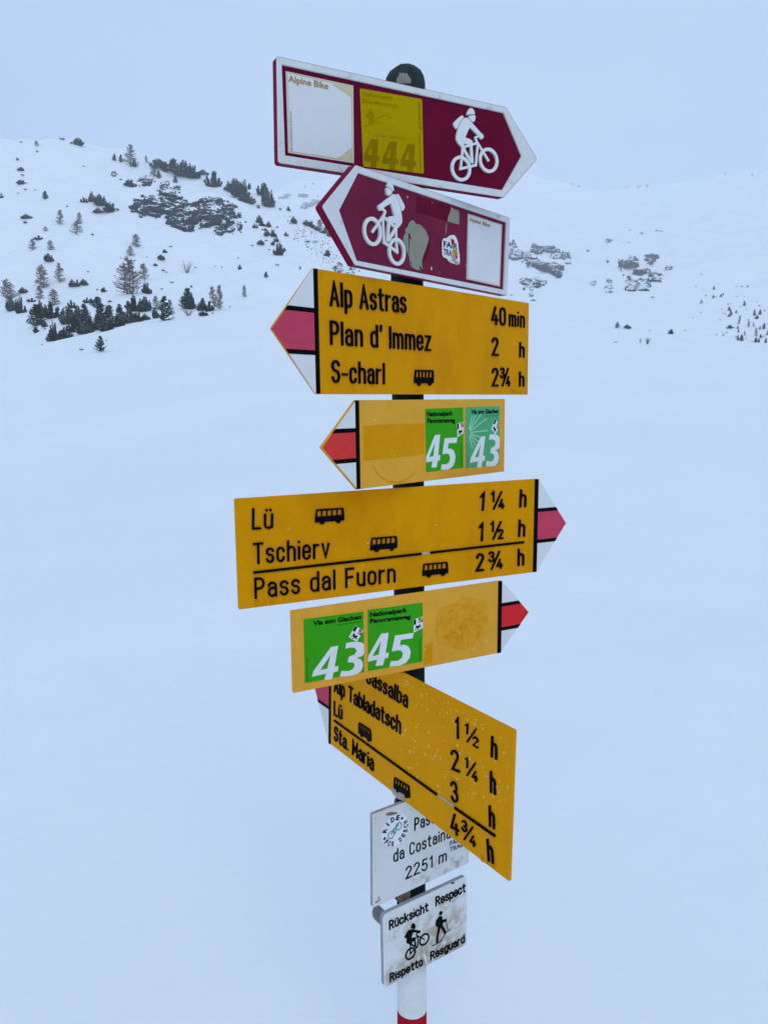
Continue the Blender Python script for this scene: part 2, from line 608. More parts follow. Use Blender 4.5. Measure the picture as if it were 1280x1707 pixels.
def lathe(rings, n, mi_of=None, off=0.0):
    v, f = [], []
    for x, y, z, r in rings:
        for k in range(n):
            a = 2 * math.pi * (k + off) / n
            v.append((x + r * math.cos(a), y + r * math.sin(a), z))
    for i in range(len(rings) - 1):
        for k in range(n):
            j = (k + 1) % n
            f.append((i * n + k, i * n + j, (i + 1) * n + j, (i + 1) * n + k))
    f.append(tuple(range((len(rings) - 1) * n, len(rings) * n)))
    return v, f


post = tag(empty('signpost', (post_x(0), YP, 0)), 'dark green steel signpost with a faceted cap, white and red bands near the snow', 'signpost')
px0 = post_x(0)


def post_part(name, z0, z1, r, m, n=48):
    rings = []
    for z in (z0, z1):
        rings.append((post_x(z) - px0, 0, z, r))
    v, f = lathe(rings, n)
    o = mesh_obj(name, v, f, m, post, smooth=False)
    me = o.data
    me.polygons.foreach_set('use_smooth', [len(p.vertices) == 4 for p in me.polygons])
    return o


zr = post_z(1680)
zw = post_z(1540)
zc = post_z(133)
post_part('pole', -0.6, zc - 0.02, 0.030, M['post'])
post_part('white_band', zr, zw, 0.0315, M['band_white'])
post_part('red_band', zr - 0.2, zr, 0.0315, M['band_red'])
post_part('white_band', zr - 0.4, zr - 0.2, 0.0315, M['band_white'])
cx = post_x(zc) - px0
rings = [(cx, 0, zc - .05, .0362), (cx, 0, zc - .004, .0366), (cx, 0, zc, .0360), (cx, 0, zc + .011, .0295), (cx, 0, zc + .0205, .0175), (cx, 0, zc + .023, .006)]
v, f = lathe(rings, 8, off=.33)
mesh_obj('cap', v, f, M['cap'], post)
# torn grey sticker left on the facet of the cap that faces the viewer
an = 2 * math.pi * (5.5 + .33 + .0) / 8
fn = Vector((math.cos(an), math.sin(an), 0))
fu = Vector((-math.sin(an), math.cos(an), 0))
g = Geo()
outl = [(-.013, -.012), (.013, -.013), (.0125, -.006), (.008, .000), (.005, .0045), (.0025, .0028), (.000, .0048), (-.004, .0042), (-.008, .005), (-.008, .001), (-.012, -.004)]
g.prism(outl, 0, .0006)
apo = .0362 * math.cos(math.pi / 8) + .0003
patch = g.obj('sticker_residue', M['glue'], post)
patch.matrix_local = Matrix.Translation(Vector((cx, 0, zc - .006)) + fn * apo) @ Matrix((fu, Vector((0, 0, 1)), fn)).transposed().to_4x4()

# ------------------------------------------------------------------ signs


class Sign:
    def __init__(self, name, label, cat, yaw, pit, rol, c, wh, az, off, group=None):
        yaw, pit, rol = (math.radians(t) for t in (yaw, pit, rol))
        n = Vector((math.sin(yaw), -math.cos(yaw), 0))
        u = Vector((math.cos(yaw), math.sin(yaw), 0))
        v = Vector((0, 0, 1))
        n, v = n * math.cos(pit) + v * math.sin(pit), v * math.cos(pit) - n * math.sin(pit)
        u, v = u * math.cos(rol) + v * math.sin(rol), v * math.cos(rol) - u * math.sin(rol)
        ax = Vector((post_x(az + CAMZ), YP, az + CAMZ))
        self.o = ax + n * off + u * c[0] + v * c[1]
        self.c = c
        self.u, self.v, self.n = u, v, n
        self.w, self.h = wh
        mtx = Matrix((u, v, n)).transposed().to_4x4()
        mtx.translation = self.o
        self.root = tag(empty(name, mtx=mtx), label, cat, group)
        self.mtx = mtx
        self.off = off

    def p(self, x, y):
        """The point of the sign's front plane that the given line of sight meets (local x, y)."""
        r = ray(x, y)
        q = CAM + r * ((self.o - CAM).dot(self.n) / r.dot(self.n)) - self.o
        return (q.dot(self.u), q.dot(self.v))

    def crop(self, ox, oy, s):
        return lambda *pts: [self.p(ox + x / s, oy + y / s) for x, y in pts] if len(pts) > 1 else self.p(ox + pts[0][0] / s, oy + pts[0][1] / s)

    def clamp(self, back, dz=0.0):
        """Steel strap round the post with its bolt plate behind the sign."""
        s = Vector((-self.c[0], -self.c[1] + dz))
        g = Geo()
        zp = -self.off
        # plate touching the back of the sign
        hw, hh = .020, .020
        v, f = [], []
        for z in (-back, zp + .012):
            v += [(s.x - hw, s.y - hh, z), (s.x + hw, s.y - hh, z), (s.x + hw, s.y + hh, z), (s.x - hw, s.y + hh, z)]
        f = [(0, 4, 5, 1), (1, 5, 6, 2), (2, 6, 7, 3), (3, 7, 4, 0), (0, 1, 2, 3), (4, 7, 6, 5)]
        mesh_obj('bracket', v, f, M['metal'], self.root)
        v, f = [], []
        N = 32
        for k in range(N):
            a = 2 * math.pi * k / N
            for r, y in ((.0305, -.012), (.0345, -.012), (.0345, .012), (.0305, .012)):
                v.append((s.x + r * math.cos(a), s.y + y, zp + r * math.sin(a)))
        for k in range(N):
            a, b = 4 * k, 4 * ((k + 1) % N)
            for i in range(4):
                j = (i + 1) % 4
                f.append((a + i, b + i, b + j, a + j))
        mesh_obj('strap', v, f, M['metal'], self.root)


def arrow_outline(w, h, L, side, r=.003):
    c = [(-w / 2, h / 2), (-w / 2, -h / 2), (w / 2, -h / 2), (w / 2, h / 2)]
    if side > 0:
        c = [(-w / 2, h / 2), (-w / 2, -h / 2), (w / 2, -h / 2), (w / 2 + L, 0), (w / 2, h / 2)]
    else:
        c = [(-w / 2, h / 2), (-w / 2 - L, 0), (-w / 2, -h / 2), (w / 2, -h / 2), (w / 2, h / 2)]
    return rounded(c, r)


def yellow_sign(sg, L, side, t, mpanel, mred, rim, tlen=None):
    w, h = sg.w, sg.h
    Geo().prism(arrow_outline(w, h, L, side), -t, 0, bevel=.0008, back=True).obj('panel', mpanel, sg.root)
    e = side * w / 2
    bw = .0075
    # black upright strip where the arrow head starts
    x0, x1 = (e - side * bw, e + side * .001)
    Geo().prism([(x0, -h / 2 + .0004), (x1, -h / 2 + .0004), (x1, h / 2 - .0004), (x0, h / 2 - .0004)], -.001, .0018, bevel=.0004).obj('black_strip', M['black'], sg.root)
    vb = .168 * h
    bt = .0068

    def xe(v, ins):
        return e + side * (L * (1 - abs(v) / (h / 2)) - ins)
    for s in (1, -1):
        va, vz = vb + bt / 2, h / 2
        tri = [(e + side * .0016, s * va), (xe(va, rim), s * va), (e + side * .0016, s * (vz - rim * 1.3))]
        Geo().prism(tri, -.001, .0012, bevel=.0003).obj('white_field', M['white_clean'], sg.root)
        q = [(e + side * .0014, s * (vb - bt / 2)), (xe(vb - bt / 2, rim * .7), s * (vb - bt / 2)), (xe(vb + bt / 2, rim * .7), s * (vb + bt / 2)), (e + side * .0014, s * (vb + bt / 2))]
        Geo().prism(q, -.001, .0018, bevel=.0004).obj('black_strip', M['black'], sg.root)
    vr = vb - bt / 2
    poly = [(e + side * .0016, vr - .0002), (e + side * .0016, -vr + .0002), (xe(vr, rim), -vr + .0002), (e + side * (L - rim * 1.4), 0), (xe(vr, rim), vr - .0002)]
    Geo().prism(poly, -.001, .0012, bevel=.0003).obj('red_field', mred, sg.root)


def bus(sg, tl, tr, bl, material=None):
    """Post-bus pictogram between the three given corners (local plane)."""
    tl, tr, bl = Vector(tl), Vector(tr), Vector(bl)
    ex, ey = tr - tl, bl - tl
    P = lambda pts: [tuple(tl + ex * x + ey * y) for x, y in pts]
    g = Geo()
    body = [(.03, .0), (.93, .0), (.965, .05), (1.0, .55), (1.0, .84), (.0, .84), (.0, .5)]
    holes = []
    for k in range(5):
        x0 = .065 + k * .175
        holes.append(P([(x0, .10), (x0 + .135, .10), (x0 + .14 + (.012 if k == 4 else 0), .47), (x0 - .004, .47)]))
    g.prism(P(body), 0, .003, holes)
    for cx_ in (.24, .80):
        rr = ey.length * .17
        c = tl + ex * cx_ + ey * .83
        g.prism(circle(c.x, c.y, rr, 20), 0, .00308)
    return g.obj('bus_pictogram', material or M['black'], sg.root)


def letters(sg, cr, s, a, b, topdy, depth=.0032, sw=.103, gap=.25, m=None, parent=None):
    """Raised lettering: a and b baseline ends in crop pixels, cap height topdy crop pixels above a."""
    g = Geo()
    A, B, C = cr(a), cr(b), cr((a[0], a[1] - topdy))
    stroke_text(g, s, A, B, C, depth, sw, gap)
    return g.obj('lettering', m or M['black'], parent or sg.root)


def printed(sg, s, a, b, c, z, m, parent, weight=.012, name='lettering', shear=0):
    hgt = (Vector(c) - Vector(a)).length
    return font_text(Geo(), s, a, b, hgt, z, weight, shear=shear).obj(name, m, parent)


def film(sg, pts, z0, z1, m, name, parent=None, holes=(), r=0):
    return Geo().prism(rounded(pts, r) if r else pts, z0, z1, holes).obj(name, m, parent or sg.root)


def smooth_poly(pts, it=2):
    for _ in range(it):
        q = []
        for i in range(len(pts)):
            a, b = Vector(pts[i]), Vector(pts[(i + 1) % len(pts)])
            q += [tuple(a * .75 + b * .25), tuple(a * .25 + b * .75)]
        pts = q
    return pts


YG = 'signs clamped one above another on the post'
A = Sign('bicycle_sign', 'maroon bike sign pointing right with a yellow 444 sticker, topmost on the post', 'sign', 28.52, -.26, -.14, (-.0397, -.0229), (.447, .1579), .4682, .048, YG)
B = Sign('bicycle_sign', 'maroon bike sign pointing left with torn grey sticker remains', 'sign', 49.56, -.73, -.48, (.0316, -.0066), (.4623, .1519), .2873, .056, YG)
C = Sign('hiking_sign', "yellow hiking sign pointing left, reading Alp Astras, Plan d'Immez and S-charl", 'sign', 47.18, 1.01, -.08, (.032, -.0049), (.6143, .193), .1011, .048, YG)
D = Sign('hiking_sign', 'small faded yellow sign pointing left with green 45 and teal 43 stickers', 'sign', 45.63, .84, .08, (.0314, .0003), (.4271, .1509), -.0852, .048, YG)
E = Sign('hiking_sign', 'long yellow sign pointing right, reading Lü, Tschierv and Pass dal Fuorn', 'sign', 25.12, 0, .48, (-.0421, .0135), (.6169, .1916), -.2786, .048, YG)
F = Sign('hiking_sign', 'small faded yellow sign pointing right with two green stickers, 43 beside 45', 'sign', 27.39, .1, .48, (-.0421, .0233), (.4475, .1506), -.4689, .053, YG)
G = Sign('hiking_sign', 'wet yellow sign turned steeply away, reading Sta. Maria and four walking times', 'sign', -58.63, 2.06, 1.62, (.054, .0505), (.6231, .2515), -.7073, .050, YG)
Hs = Sign('place_sign', 'weathered white place sign reading da Costainas and 2251 m behind the wet yellow sign', 'sign', 35.34, -.14, .23, (-.0031, .0257), (.2469, .1956), -.9109, .046, YG)
I = Sign('courtesy_sign', 'lowest white sign with rounded corners showing a cyclist and a hiker', 'sign', 34.04, .59, .9, (.0063, .0269), (.2144, .161), -1.1165, .046, YG)


def bike_panel(sg, L, side, mface, inner):
    w, h = sg.w, sg.h
    out = arrow_outline(w, h, L, side, .005)
    Geo().prism(out, -.016, -.0035, back=True).obj('panel', mface, sg.root)
    hole = rounded(inner, .001)
    g = Geo()
    g.prism(out, -.0035, 0, [hole], bevel=.0008, mi=0, wall_mi=1)
    # inner wall of the raised border is white, the outer one maroon
    n_out = len(out)
    for k in range(n_out, len(g.m)):
        if g.m[k] == 1:
            g.m[k] = 0
    g.obj('border', None, sg.root, mats=[M['white'], M['maroon_edge']])
    # maroon folded edge round the plate, just outside it
    o2 = inset(ccw(out), -.0006)
    Geo().prism(o2, -.0155, -.0008, [inset(ccw(out), .0002)]).obj('folded_edge', M['maroon_edge'], sg.root)


# ---- sign A
ca = A.crop(430, 80, 2.6667)
tipA = A.p(895.3, 262.6)
bike_panel(A, tipA[0] - A.w / 2, 1, M['maroon'], ca((107, 73), (1092, 288), (1172, 480), (1086, 632), (122, 477)))
ZF = -.0035
fld = film(A, ca((127, 100), (427, 165), (430, 510), (138, 463)), ZF - .0005, ZF + .0006, M['panel_white'], 'route_field')
q = ca((129, 103), (425, 167), (428, 507), (140, 461))
qi = ca((136, 110), (418, 173), (421, 497), (146, 455))
film(A, q, ZF, ZF + .0008, M['gold_pale'], 'yellowed_edge', fld, [qi])
film(A, smooth_poly(ca((425, 167), (426, 225), (395, 200), (330, 160), (340, 150))), ZF, ZF + .00084, M['gold_pale'], 'yellowed_edge', fld)
film(A, smooth_poly(ca((428, 506), (427, 440), (400, 450), (380, 478), (350, 485), (350, 495))), ZF, ZF + .00084, M['gold_pale'], 'yellowed_edge', fld)
printed(A, 'Alpine Bike', ca((138, 147)), ca((316, 181)), ca((138, 117)), ZF + .0010, M['gold'], fld, .022)
printed(A, 'Mountainbikeland Schweiz', ca((157, 455)), ca((152, 278)), ca((147, 455)), ZF + .0010, M['grey_text'], fld, .01)
cs = A.crop(590, 140, 9.846)
st = film(A, cs((110, 60), (1130, 240), (1158, 1465), (165, 1345)), ZF - .0005, ZF + .0006, M['olive'], 'sticker', r=.003)
zz = ZF + .0009
printed(A, 'Nationalpark', cs((150, 180)), cs((640, 255)), cs((150, 110)), zz, M['olive_faint'], st, .014)
printed(A, 'Bike-Marathon', cs((155, 300)), cs((730, 385)), cs((155, 225)), zz, M['olive_faint'], st, .014)
printed(A, '138 km / 4010 Hm', cs((355, 855)), cs((855, 912)), cs((355, 800)), zz, M['olive_faint'], st, .01)
printed(A, 'graubünden', cs((1118, 745)), cs((1095, 265)), cs((1070, 745)), zz, M['olive_dark'], st, .01)
printed(A, 'Mountainbikeland Schweiz', cs((1115, 1430)), cs((1100, 800)), cs((1080, 1430)), zz, M['olive_faint'], st, .008)
g = Geo()
four = lambda dx, dy: ([(295 + dx, 890 + dy), (415 + dx, 905 + dy), (393 + dx, 1175 + dy), (430 + dx, 1180 + dy), (425 + dx, 1262 + dy), (385 + dx, 1257 + dy), (372 + dx, 1365 + dy), (280 + dx, 1352 + dy), (290 + dx, 1268 + dy), (172 + dx, 1252 + dy), (178 + dx, 1165 + dy)],
                       [(310 + dx, 1000 + dy), (240 + dx, 1155 + dy), (300 + dx, 1163 + dy)])
for dx, dy in ((0, 0), (305, 42), (605, 82)):
    o_, h_ = four(dx, dy)
    g.prism(cs(*o_), ZF, zz, [cs(*h_)])
g.obj('number', M['olive_dark'], st)
g = Geo()
g.prism(smooth_poly(cs((255, 385), (300, 410), (345, 470), (340, 560), (335, 660), (290, 665), (250, 630), (280, 570), (215, 540), (195, 520), (240, 470))), ZF, zz)
g.stroke(cs((180, 690), (250, 660), (340, 620), (400, 560), (460, 520), (540, 500), (620, 545)), .0016, ZF, zz - .0001)
g.stroke(cs((370, 640), (400, 625), (440, 630)), .0016, ZF, zz - .0002)
g.obj('rider_print', M['olive_faint'], st)

# ---- cyclist pictogram, in the plane of sign A, reused by similarity on the others
cb = A.crop(740, 170, 11.636)
AR, AF = Vector(cb((332, 1290))), Vector(cb((868, 1130)))
RW = (Vector(cb((332, 1290 - 218))) - AR).length
PX = RW / 218


def cyclist(g, tf, sc, z0, z1, solid=True, split=True):
    T = lambda *pts: [tf(cb(p)) for p in pts]
    k = [0]

    def zt():
        k[0] += 1
        return z1 - .00004 * k[0]
    for c in (AR, AF):
        cc = tf(c)
        g.prism(circle(cc[0], cc[1], (RW + 31 * PX) * sc, 44), z0, zt(), [circle(cc[0], cc[1], (RW - 33 * PX) * sc, 44)])
    g.prism(T((440, 250), (455, 190), (480, 140), (515, 115), (555, 130), (585, 180), (597, 236), (520, 238)), z0, zt())
    g.prism(smooth_poly(T((470, 274), (520, 259), (603, 256), (610, 300), (600, 352), (578, 392), (540, 375), (498, 330)), 1), z0, zt())
    g.prism(smooth_poly(T((345, 258), (375, 275), (382, 300), (330, 360), (290, 430), (262, 500), (240, 527), (205, 480), (183, 430), (190, 398), (250, 340), (300, 290)), 1), z0, zt())
    g.prism(T((400, 308), (440, 303), (480, 335), (600, 470), (720, 605), (750, 625), (768, 665), (757, 705), (728, 722), (698, 703), (688, 672), (650, 635), (575, 560), (500, 490), (455, 580), (410, 690), (480, 712), (548, 752), (556, 800), (470, 832), (395, 802), (335, 870), (270, 790), (235, 720), (240, 650), (265, 540), (310, 420), (360, 340)), z0, zt())
    S = lambda w, *p: g.stroke(T(*p), w * PX * sc, z0, zt(), False, 0)
    S(62, (522, 790), (535, 950), (548, 1185))
    S(58, (370, 830), (400, 940), (470, 1060), (540, 1170))
    S(46, (390, 872), (650, 792))
    S(46, (362, 850), (362, 960), (345, 1120), (325, 1300))
    S(50, (305, 1298), (620, 1222))
    S(46, (662, 790), (618, 1245))
    S(44, (600, 692), (682, 655))
    S(46, (612, 690), (640, 770), (760, 960), (872, 1145))


def sim(src0, src1, d0, d1, mirror=False):
    s0, s1, d0, d1 = Vector(src0), Vector(src1), Vector(d0), Vector(d1)
    mx = (lambda p: Vector((-p[0], p[1]))) if mirror else (lambda p: Vector((p[0], p[1])))
    a, b = mx(s1) - mx(s0), d1 - d0
    sc = b.length / a.length
    an = math.atan2(b.y, b.x) - math.atan2(a.y, a.x)
    co, si = math.cos(an) * sc, math.sin(an) * sc

    def tf(p):
        q = mx(p) - mx(s0)
        return (d0.x + q.x * co - q.y * si, d0.y + q.x * si + q.y * co)
    return tf, sc


g = Geo()
cyclist(g, lambda p: tuple(p), 1, ZF, ZF + .0040)
g.obj('cyclist_pictogram', M['white_picto'], A.root)
A.clamp(.016)

# ---- sign B
c1 = B.crop(430, 80, 2.6667)
tipB = B.p(536.9, 344.7)
bike_panel(B, -(tipB[0] + B.w / 2), -1, M['maroon_faded'], c1((447, 555), (1105, 775), (1093, 1075), (440, 945), (362, 722)))
cz = B.crop(590, 300, 6.737)
tf, sc = sim(AR, AF, cz((485, 805)), cz((212, 578)), True)
g = Geo()
cyclist(g, tf, sc, ZF, ZF + .0040)
g.obj('cyclist_pictogram', M['white_picto'], B.root)
film(B, cz((720, 180), (1095, 290), (1060, 462), (715, 355)), ZF - .0003, ZF + .0003, M['maroon_clean'], 'clean_patch')
film(B, smooth_poly(cz((840, 640), (862, 655), (876, 720), (850, 830), (785, 950), (770, 880), (800, 760))), ZF - .0003, ZF + .0003, M['maroon_clean'], 'clean_patch')
film(B, smooth_poly(cz((665, 448), (690, 455), (710, 492), (760, 500), (810, 550), (838, 605), (858, 655), (830, 745), (800, 830), (780, 890), (775, 960), (792, 1008), (745, 1012), (705, 1005), (645, 960), (640, 880), (630, 840), (600, 790), (580, 730), (568, 690), (570, 630), (600, 595), (588, 555), (622, 520), (640, 470)), 1),
     ZF - .0003, ZF + .0005, M['glue'], 'sticker_residue', holes=[cz((625, 600), (645, 598), (665, 680), (650, 660), (640, 650), (636, 830), (629, 820))])
film(B, cz((1110, 302), (1140, 330), (1180, 335), (1197, 365), (1195, 500), (1065, 462), (1075, 400), (1085, 385)), ZF - .0003, ZF + .0005, M['glue'], 'sticker_residue')
for p in (((650, 920), (662, 915), (660, 945), (650, 940)), ((745, 965), (762, 970), (785, 1008), (760, 1010))):
    film(B, cz(*p), ZF, ZF + .0007, M['maroon'], 'residue_hole')
film(B, cz((1052, 480), (1058, 482), (1050, 620), (1045, 560)), ZF, ZF + .0004, M['glue'], 'scratch')
film(B, cz((878, 975), (888, 978), (892, 1010), (882, 1010)), ZF, ZF + .0005, M['white'], 'scratch')
st = film(B, smooth_poly(cz((1005, 655), (1062, 650), (1085, 622), (1135, 612), (1165, 645), (1183, 700), (1190, 780), (1203, 870), (1200, 955), (1130, 938), (1078, 915), (1066, 885), (1012, 862), (1003, 800)), 1), ZF - .0003, ZF + .0005, M['sticker_white'], 'sticker')
zz = ZF + .0008
printed(B, 'FAIR', cz((1018, 748)), cz((1176, 778)), cz((1018, 680)), zz, M['navy'], st, .03)
printed(B, 'TRA', cz((1015, 832)), cz((1112, 855)), cz((1015, 765)), zz, M['navy'], st, .03)
film(B, smooth_poly(cz((1098, 650), (1118, 665), (1138, 668), (1140, 720), (1105, 715))), zz, zz + .0002, M['heart'], 'heart_print', st)
film(B, smooth_poly(cz((1112, 830), (1150, 840), (1170, 870), (1150, 915), (1125, 920), (1112, 880))), zz - .0002, zz + .0002, M['skin'], 'face_print', st)
film(B, smooth_poly(cz((1110, 815), (1120, 780), (1150, 775), (1172, 795), (1178, 850), (1150, 840)), 1), zz, zz + .0004, M['helmet'], 'helmet_print', st)
film(B, cz((1150, 842), (1172, 852), (1170, 885), (1160, 880)), zz, zz + .0004, M['black_print'], 'hair_print', st)
film(B, smooth_poly(cz((1130, 932), (1150, 905), (1190, 920), (1192, 945))), zz, zz + .0003, M['side_grey'], 'jacket_print', st)
printed(B, 'pro', cz((1088, 908)), cz((1118, 914)), cz((1088, 893)), zz, M['black_print'], st, .01)
c8 = B.crop(700, 330, 8)
fld = film(B, c8((655, 205), (1110, 355), (1080, 1180), (635, 1080)), ZF - .0003, ZF + .0006, M['panel_white'], 'route_field')
film(B, c8((657, 209), (1108, 358), (1078, 1176), (637, 1077)), ZF, ZF + .0008, M['gold_pale'], 'yellowed_edge', fld, [c8((668, 225), (1094, 366), (1066, 1157), (648, 1064))])
printed(B, 'Alpine Bike', c8((670, 303)), c8((945, 388)), c8((670, 250)), ZF + .0010, M['gold'], fld, .022)
printed(B, 'Mountainbikeland Schweiz', c8((655, 1055)), c8((670, 640)), c8((643, 1055)), ZF + .0010, M['grey_text'], fld, .006)
B.clamp(.016)

# ---- sign C
c2 = C.crop(430, 430, 2.6667)
tp = C.p(453, 548.5)
LC = -(tp[0] + C.w / 2)
yellow_sign(C, LC, -1, .0045, M['yellow'], M['pink'], .0004)
letters(C, c2, 'Alp Astras', (318, 215), (656, 247), 112)
letters(C, c2, "Plan d' Immez", (320, 387), (765, 415), 109)
letters(C, c2, 'S-charl', (326, 556), (560, 563), 103)
letters(C, c2, '40', (1035, 298), (1097, 303), 84, sw=.12)
letters(C, c2, 'min', (1113, 305), (1181, 312), 76, sw=.105, gap=.30)
letters(C, c2, '2', (1037, 436), (1066, 436), 84, sw=.12)
letters(C, c2, 'h', (1159, 443), (1180, 444), 70, sw=.13)
letters(C, c2, '2', (1037, 572), (1065, 572), 84, sw=.115)
letters(C, c2, '¾', (1074, 572), (1118, 572), 84, sw=.085)
letters(C, c2, 'h', (1158, 573), (1179, 573), 68, sw=.13)
letters(C, c2, 'BAW', (1126, 605), (1170, 606), 22, depth=.0006, m=M['yellow_emboss'])
bus(C, c2((694, 497)), c2((779, 499)), c2((691, 568)))
C.clamp(.0045)

# ---- sign E
c3 = E.crop(370, 780, 2.1695)
tp = E.p(943, 870)
LE = tp[0] - E.w / 2
yellow_sign(E, LE, 1, .0045, M['yellow'], M['pink'], .0004)
letters(E, c3, 'Lü', (108, 223), (184, 220), 78)
letters(E, c3, 'Tschierv', (113, 349), (389, 324), 78)
letters(E, c3, 'Pass dal Fuorn', (118, 473), (626, 413), 76)
for t_, a_, b_, d_ in (('1', (928, 155), (944, 155), 68), ('¼', (970, 152), (1019, 148), 66), ('h', (1073, 143), (1097, 142), 66), ('1', (925, 266), (941, 265), 68), ('½', (968, 261), (1017, 256), 66), ('h', (1069, 250), (1093, 248), 64), ('2', (916, 375), (945, 372), 66), ('¾', (962, 370), (1013, 363), 66), ('h', (1067, 355), (1090, 352), 63)):
    letters(E, c3, t_, a_, b_, d_, sw=.09 if t_ in '¼½¾' else .12)
letters(E, c3, 'BAW', (118, 500), (195, 495), 24, depth=.0006, m=M['yellow_emboss'])
Geo().stroke(c3((113, 378), (720, 310)), .0042, 0, .003).stroke(c3((752, 306), (1090, 268)), .0042, 0, .003).obj('divider_line', M['black'], E.root)
film(E, c3((722, 306), (750, 303), (750, 311), (722, 314)), 0, .0012, M['chip'], 'paint_chip')
bus(E, c3((337, 150)), c3((442, 143)), c3((335, 206)))
bus(E, c3((537, 253)), c3((634, 245)), c3((534, 306)))
bus(E, c3((725, 347)), c3((817, 338)), c3((723, 398)))
E.clamp(.0045)

# ---- stickers 45 and 43, art in the unit square of each sticker
FS = F.crop(500, 1000, 5.818)


def quad_map(sg, q):
    a, b, c, d = (Vector(x) for x in q)
    return lambda pts: [tuple((a * (1 - x) + b * x) * (1 - y) + (d * (1 - x) + c * x) * y) for x, y in pts]


def inv_quad(q, pts):
    a, b, c, d = (Vector(x) for x in q)
    out = []
    for p in pts:
        p = Vector(p)
        x = y = .5
        for _ in range(12):
            f = (a * (1 - x) + b * x) * (1 - y) + (d * (1 - x) + c * x) * y - p
            fx = (b - a) * (1 - y) + (c - d) * y
            fy = (d * (1 - x) + c * x) - (a * (1 - x) + b * x)
            det = fx.x * fy.y - fx.y * fy.x
            x -= (f.x * fy.y - f.y * fy.x) / det
            y -= (fx.x * f.y - fx.y * f.x) / det
        out.append((min(max(x, 0.0), 1.0), y))
    return out


F43 = ((35, 188), (615, 112), (622, 698), (48, 808))
F45 = ((655, 98), (1187, 25), (1187, 597), (660, 690))
n43 = [([(300, 455), (370, 443), (335, 645), (372, 640), (365, 692), (325, 700), (310, 768), (235, 775), (252, 712), (115, 745), (130, 690)], [(298, 530), (195, 680), (263, 664)]),
       ([(445, 420), (490, 408), (540, 404), (590, 410), (620, 428), (622, 520), (600, 545), (545, 562), (585, 575), (605, 600), (610, 640), (590, 690), (545, 720), (500, 733), (450, 740), (385, 741), (400, 688), (470, 690), (512, 670), (530, 630), (515, 605), (460, 605), (475, 548), (528, 530), (550, 493), (530, 463), (490, 460), (440, 472)], None)]
n45 = [([(785, 327), (858, 318), (828, 516), (860, 510), (850, 560), (820, 566), (803, 632), (730, 640), (748, 578), (657, 598), (660, 545)], [(783, 400), (700, 545), (762, 530)]),
       ([(920, 345), (1100, 318), (1090, 370), (975, 387), (965, 440), (1010, 434), (1050, 450), (1072, 500), (1062, 560), (1025, 608), (960, 638), (865, 647), (880, 592), (945, 590), (985, 562), (997, 515), (975, 488), (940, 488), (888, 500)], None)]
crest45 = [(1098, 190), (1186, 160), (1186, 270), (1100, 317)]
crest43 = [(535, 248), (618, 300), (548, 405), (472, 360)]


def art(sg, quad, base, digits, srcq, crest, mgreen, lines, name='sticker', vert=None, rays=None, sub=None):
    st = film(sg, quad, -.0004, .0006, mgreen, name)
    mp = quad_map(sg, quad)
    U = lambda pts: mp(inv_quad(srcq, pts))
    g = Geo()
    for o_, h_ in digits:
        g.prism(U(o_), .0002, .0009, [U(h_)] if h_ else [])
    num = g.obj('number', M['sticker_white'], st)
    # small coat of arms: white shield, black and white half, blue and yellow quarter, dark ibex
    cr_ = [Vector(p) for p in U(crest)]
    P = lambda pts: [tuple((cr_[0] * (1 - x) + cr_[1] * x) * (1 - y) + (cr_[3] * (1 - x) + cr_[2] * x) * y) for x, y in pts]
    sh = Geo().prism(P([(0, 0), (1, 0), (1, 1), (0, 1)]), .0002, .0010).obj('crest', M['sticker_white'], st)
    R4 = lambda x0, y0, x1, y1: P([(x0, y0), (x1, y0), (x1, y1), (x0, y1)])
    g = Geo()
    g.prism(R4(.02, .02, .26, .44), .0009, .00112)
    g.prism(P([(.18, .62), (.34, .54), (.5, .66), (.68, .56), (.80, .62), (.70, .70), (.86, .80), (.74, .86), (.60, .78), (.5, .96), (.40, .92), (.46, .78), (.30, .80), (.20, .92), (.14, .86), (.28, .72)]), .0009, .00112)
    g.obj('crest_print', M['black_print'], st)
    g = Geo()
    g.prism(R4(.55, .02, .76, .22), .0009, .00114).prism(R4(.78, .24, .99, .44), .0009, .00114)
    g.obj('crest_print', M['blue_print'], st)
    g = Geo()
    g.prism(R4(.78, .02, .99, .22), .0009, .00114).prism(R4(.55, .24, .76, .44), .0009, .00114)
    g.obj('crest_print', M['yellow_print'], st)
    for s, a, b, c in lines:
        a, b, c = U([a, b, c])
        printed(sg, s, a, b, c, .0009, M['black_print'], st, .042)
    if sub:
        a, b, c = U(sub[1:])
        printed(sg, sub[0], a, b, c, .0009, M['black_print'], st, .0)
    if vert:
        a, b, c = U(vert)
        printed(sg, 'Wanderland Schweiz', a, b, c, .0009, M['black_print'], st, .0)
    if rays:
        g = Geo()
        c0 = (.06, .42)
        for k, ln in rays:
            d = Vector((math.cos(k), math.sin(k)))
            s_ = Vector(c0) + d * .07
            e_ = Vector(c0) + d * ln
            g.stroke(mp([tuple(s_), tuple(e_)]), .0020, .0002, .0008 - .00002 * rays.index((k, ln)))
        g.obj('ray_print', M['teal_pale'], st)
    return st


L45 = [('Nationalpark', (676, 165), (1038, 115), (674, 120)), ('Panoramaweg', (678, 226), (1070, 178), (676, 182))]
L43 = [('Via son Giachen', (125, 248), (592, 183), (122, 203))]
S43 = ('Jakobsweg Graubünden', (348, 247), (592, 212), (348, 236))
V45 = ((1166, 585), (1166, 370), (1153, 585))
V43 = ((76, 785), (74, 560), (62, 785))
yellow_sign(F, F.p(881.7, 1021)[0] - F.w / 2, 1, .0045, M['yellow_faded'], M['red_bright'], .0020)
qf43, qf45 = FS(*F43), FS(*F45)


